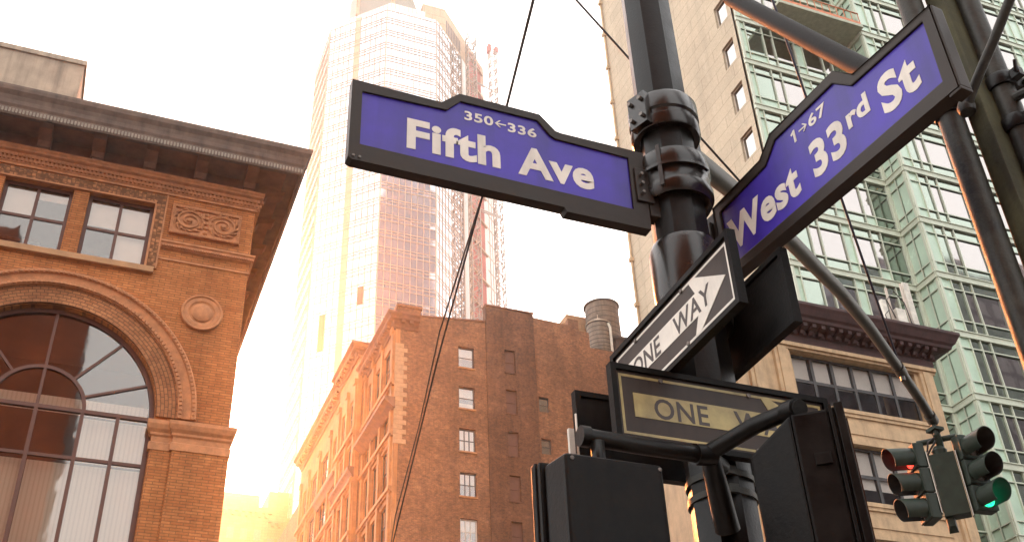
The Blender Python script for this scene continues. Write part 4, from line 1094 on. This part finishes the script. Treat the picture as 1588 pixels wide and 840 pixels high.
one_way('ONE WAY sign with yellow glare in its colour just above the pedestrian signal boxes', (1.64, 3.02, 3.345), 0, .925, .305, M['ow_gold'], OW)
T = one_way('black back of a sign plate right of the white ONE WAY sign', (2.3, 3.70, 3.80), radians(-90), .94, .335, None, OW, True)
T = one_way('black sign back peeking out left of the lower ONE WAY sign', (1.68, 3.40, 3.41), 0, .925, .33, None, OW, True)

# ---------------------------------------------------------------- pedestrian signals
def ped_signal(label, loc, rz, w_, h_, taper):
    T = thing('pedestrian_signal', label, 'pedestrian signal', loc, rz, 'pedestrian signal boxes on the pole')
    # local: x right, y depth: back of housing at y=0, front flange at y=d
    d = .20; b = B()
    if taper:
        tp = .085; b.frustum((tp, tp * .9, w_ - tp, h_ - tp), -.15, (0.0, 0.0, w_, h_), .0)
        b.frustum((0, 0, w_, h_), .0001, (0, 0, w_, h_), .120)
        b.build('housing', M['ped'], T, local=True, bevel=.010)
        fl = B(); fl.box(-.010, .12, -.010, w_ + .010, .132, h_ + .010); fl.box(-.002, .132, -.002, w_ + .002, .14, h_ + .002); fl.box(-.012, .14, -.012, w_ + .012, .168, h_ + .012); fl.build('door_flange', M['ped'], T, local=True, bevel=.008)
        yf = .168
    else:
        b.frustum((0.012, .012, w_ - .012, h_ - .012), 0, (0, 0, w_, h_), .14); b.build('housing', M['ped'], T, local=True, bevel=.016, seg=3)
        fl = B(); fl.box(-.014, .14, -.014, w_ + .014, .165, h_ + .014); fl.box(-.02, .165, -.02, w_ + .02, .20, h_ + .02); fl.build('door_flange', M['ped'], T, local=True, bevel=.010)
        yf = .20
    for x, z in ((.03, .03), (w_ - .03, .03), (.03, h_ - .03), (w_ - .03, h_ - .03)):
        if not taper:
            q = B(); q.lathe([(.007, .003), (.007, -.004), (0, -.006)], (x + .006, .001, z), 8, axis='y'); q.build('screw', M['bolt'], T, local=True)
    lt_ = B(); lt_.box(w_ + .001, .05, h_ * .62, w_ + .012, .10, h_ * .70); lt_.build('latch', M['ped'], T, local=True, bevel=.003)
    ln = B(); ln.box(.03, yf, .03, w_ - .03, yf + .006, h_ - .03); ln.build('lens', M['lens_off'], T, local=True)
    return T
ped_signal('black pedestrian signal box seen from behind at left of the pole', (1.325, 2.80, 2.74), 0, .365, .435, False)
ped_signal('black pedestrian signal box with tapered back at right of the pole', (2.30, 2.91, 2.80), radians(-128.5), .40, .50, True)
# bracket arms between pole and signals
BA = thing('signal_bracket', 'black pipe bracket holding both pedestrian signal boxes to the pole', 'bracket', (2.05, 3.0, 3.3))
b = B(); b.tube([(1.475, 2.95, 3.305), (1.70, 2.95, 3.30), (1.93, 2.95, 3.30), (2.07, 3.05, 3.32)], .030, 14); b.tube([(1.468, 2.95, 3.305), (1.50, 2.95, 3.305)], .036, 14); b.build('left_pipe', M['pole'], BA)
b = B(); b.tube([(1.95, 2.97, 3.31), (2.06, 2.80, 3.36), (2.10, 2.64, 3.345), (2.10, 2.60, 3.33)], .030, 14); b.tube([(2.098, 2.67, 3.35), (2.10, 2.61, 3.335)], .037, 14); b.build('right_pipe', M['pole'], BA)
b = B(); b.tube([(1.98, 2.98, 3.31), (2.02, 3.02, 3.2), (2.08, 3.09, 3.10)], [.034, .04, .045], 14); b.tube([(1.90, 2.952, 3.30), (1.98, 2.962, 3.31)], .038, 14); b.build('knuckle', M['pole'], BA)
b = B(); b.tube([(1.52, 2.93, 3.28), (1.52, 2.93, 3.16)], .024, 10); b.build('hanger', M['pole'], BA)
AN2 = thing('sensor_antenna', 'small pale sensor strips at left of the black sign back', 'sensor', (1.63, 3.38, 3.4))
b = B(); b.box(1.633, 3.37, 3.40, 1.655, 3.385, 3.56); b.tube([(1.672, 3.38, 3.40), (1.672, 3.38, 3.63)], .004, 6); b.box(1.66, 3.372, 3.41, 1.668, 3.384, 3.46); b.tube([(1.64, 3.38, 3.42), (1.70, 3.39, 3.45)], .005, 6); b.build('strip', M['antenna'], AN2)

# ---------------------------------------------------------------- three-colour traffic light at the arm's end
TLc = (6.93, 6.85)
TL = thing('traffic_light', 'olive twin-head traffic light showing red and green at the end of the arm', 'traffic light', (6.89, 6.77, 6.06))
hg = B(); hg.tube([(6.90, 6.78, 6.03), (6.91, 6.79, 5.92)], .022, 8); hg.box(6.86, 6.74, 5.955, 6.97, 6.85, 5.985); hg.tube([(6.91, 6.79, 5.93), (6.96, 6.83, 5.86), (6.97, 6.85, 5.76)], .035, 10)
for s in (-1, 1): hg.tube([(6.95, 6.85, 5.90), (6.95 + .17 * s * .7, 6.85 - .17 * s * .7, 5.90)], .026, 10)
hg.lathe([(.0, 5.72), (.06, 5.73), (.07, 5.79), (.045, 5.83), (0, 5.84)], (6.95, 6.85, 0), 12)
hg.build('hanger', M['sig'], TL)
wr = B(); wr.tube([(6.90, 6.80, 5.90), (6.84, 6.84, 5.86), (6.84, 6.88, 5.78)], .009, 6); wr.tube([(6.92, 6.80, 5.89), (6.89, 6.88, 5.82), (6.87, 6.92, 5.77)], .009, 6); wr.build('wire', M['wire'], TL)
bp = B(); bp.at((6.95, 6.85, 0), (cos(-.78), sin(-.78), 0), (-sin(-.78), cos(-.78), 0)); bp.box(-.10, -.085, 5.17, .115, .05, 5.74); bp.box(-.118, -.092, 5.20, -.104, -.05, 5.78, 1); bp.box(.119, -.092, 5.13, .134, -.05, 5.74, 1)
bp.frustum((-.09, 5.09, -.03, 5.168), -.05, (-.10, 5.05, -.02, 5.168), .02)
bp.build('body', [M['sig'], M['antenna']], TL, bevel=.004)
def head(c, az, lit):
    d = Vector((sin(radians(az)), cos(radians(az)), 0))         # facing
    u = Vector((d.y, -d.x, 0)) * -1; n_ = -d
    h = B().at((c[0], c[1], 0), tuple(u), tuple(n_))
    for k in range(3):
        z = 5.755 - .237 * k
        h.box(-.100, -.06, z - .114, .100, .03, z + .114)
        h.box(-.108, -.075, z - .108, .108, -.058, z + .108)
    h.box(-.03, -.02, 5.86, .03, .04, 5.90); 
    ho = h.build('signal_head', M['sig'], TL, loc=(c[0], c[1], 5.5), bevel=.012)
    for k in range(3):
        z = 5.755 - .237 * k
        v = B().at((c[0], c[1], 0), tuple(u), tuple(n_))
        R = .098; N_ = 28; th = .006; a0, a1 = radians(-58), radians(238)
        rings = []
        for i in range(N_ + 1):
            a = a0 + (a1 - a0) * i / N_; L = -.075 - (.205 + .03 * sin(a))
            rings.append([v.p(R * cos(a), -.07, z + R * sin(a)), v.p(R * cos(a), L, z + R * sin(a) - .012), v.p((R - th) * cos(a), L, z + (R - th) * sin(a) - .012), v.p((R - th) * cos(a), -.07, z + (R - th) * sin(a))])
        for A, C in zip(rings, rings[1:]):
            v.face([A[0], C[0], C[1], A[1]], 0, smooth=True); v.face([A[1], C[1], C[2], A[2]], 0); v.face([A[2], C[2], C[3], A[3]], 1, smooth=True)
        v.build('visor', [M['sig'], M['sig_in']], ho, loc=(c[0], c[1], z))
        ln = B().at((c[0], c[1], 0), tuple(u), tuple(n_)); ln.lathe([(0, -.105), (.04, -.10), (.075, -.086), (.09, -.072)], (0, 0, z), 20, axis='y')
        col = M['lens_off']
        if lit == 'red' and k == 0: col = M['red_on']
        if lit == 'green' and k == 2: col = M['green_on']
        ln.build('lens', col, ho, loc=(c[0], c[1], z))
head((6.95 - .14, 6.85 + .13), 285, 'red')
head((6.95 + .15, 6.85 - .15), 184, 'green')

#@@SCAFFOLD
# ---------------------------------------------------------------- tubes and post at the right edge
def vtube(name, x, y, z0, z1, r, mat, label, cat, group=None, sq=False):
    T = thing(name, label, cat, (x, y, .14), 0, group)
    b = B()
    if sq: b.box(x - r, y - r, z0, x + r, y + r, z1)
    else: b.tube([(x, y, z0), (x, y, z1)], r, 20)
    b.build('shaft', mat, T, bevel=.006 if sq else 0); return T
def clampon(T, x, y, z, r, dirs, mat):
    b = B(); b.lathe([(r, z - .03), (r + .010, z - .03), (r + .014, z - .02), (r + .014, z + .02), (r + .010, z + .03), (r, z + .03)], (x, y, 0), 24)
    for an in dirs:
        a = radians(an); b.at((x, y, z), (cos(a), sin(a), 0), (-sin(a), cos(a), 0)).box(r, -.018, -.022, r + .05, .018, .022)
        b.tube([(r + .04, -.035, .0), (r + .04, .035, .0)], .009, 6); b.tube([(r + .045, -.035, -.02), (r + .06, -.04, .03)], .007, 6)
        b.at((0, 0, 0))
    b.build('clamp', mat, T, bevel=.003)
SG = 'dark steel tubes of the sidewalk shed'
ta = vtube('shed_tube', 2.93, 2.345, .14, 7.4, .050, M['tube'], 'steel tube left of the greenish post, clamped under the West sign end', 'steel tube', SG)
clampon(ta, 2.93, 2.345, 4.66, .050, (-60, -110), M['pole'])
pw_ = vtube('timber_post', 3.03, 2.27, .14, 7.4, .044, M['post'], 'weathered greenish square post between the two dark steel tubes', 'post', None, True)
tb = vtube('shed_tube', 3.10, 2.205, .14, 7.4, .046, M['tube'], 'steel tube right of the greenish post, at the photo edge', 'steel tube', SG)
clampon(tb, 3.10, 2.205, 4.74, .046, (-20, -80), M['pole']); clampon(tb, 3.10, 2.205, 4.52, .046, (-30, -90), M['pole'])
b = B(); b.tube([(2.862, 2.20, 4.545), (2.86, 2.17, 4.575), (2.86, 2.11, 4.62), (2.86, 1.99, 4.70), (2.86, 1.87, 4.79), (2.86, 1.66, 4.95)], .019, 12); b.lathe([(0, 4.52), (.03, 4.525), (.036, 4.55), (.026, 4.575), (0, 4.58)], (2.865, 2.21, 0), 12); o = b.build('bent_brace', M['tube']); tag(o, 'thin bent pipe crossing in front of the right steel tube', 'pipe')
b = B(); b.tube([(3.09, 2.16, 4.63), (3.12, 2.02, 4.60), (3.2, 1.7, 4.5)], .020, 10); o = b.build('stub_pipe', M['tube']); tag(o, 'short horizontal pipe leaving the right steel tube at the photo edge', 'pipe')

#@@HAZE
hz = B(); hz.box(-160, -150, -1, 240, 260, 400)
t = NT('haze_air'); t.t.nodes.remove(t.out); t.out = t.n('ShaderNodeOutputMaterial')
pv = t.n('ShaderNodeVolumePrincipled'); pv.inputs['Color'].default_value = (1.0, .97, .94, 1); pv.inputs['Density'].default_value = .00068; pv.inputs['Anisotropy'].default_value = .88
t.l(pv.outputs[0], t.out.inputs['Volume'])
tag(hz.build('haze', t.m), kind='stuff')
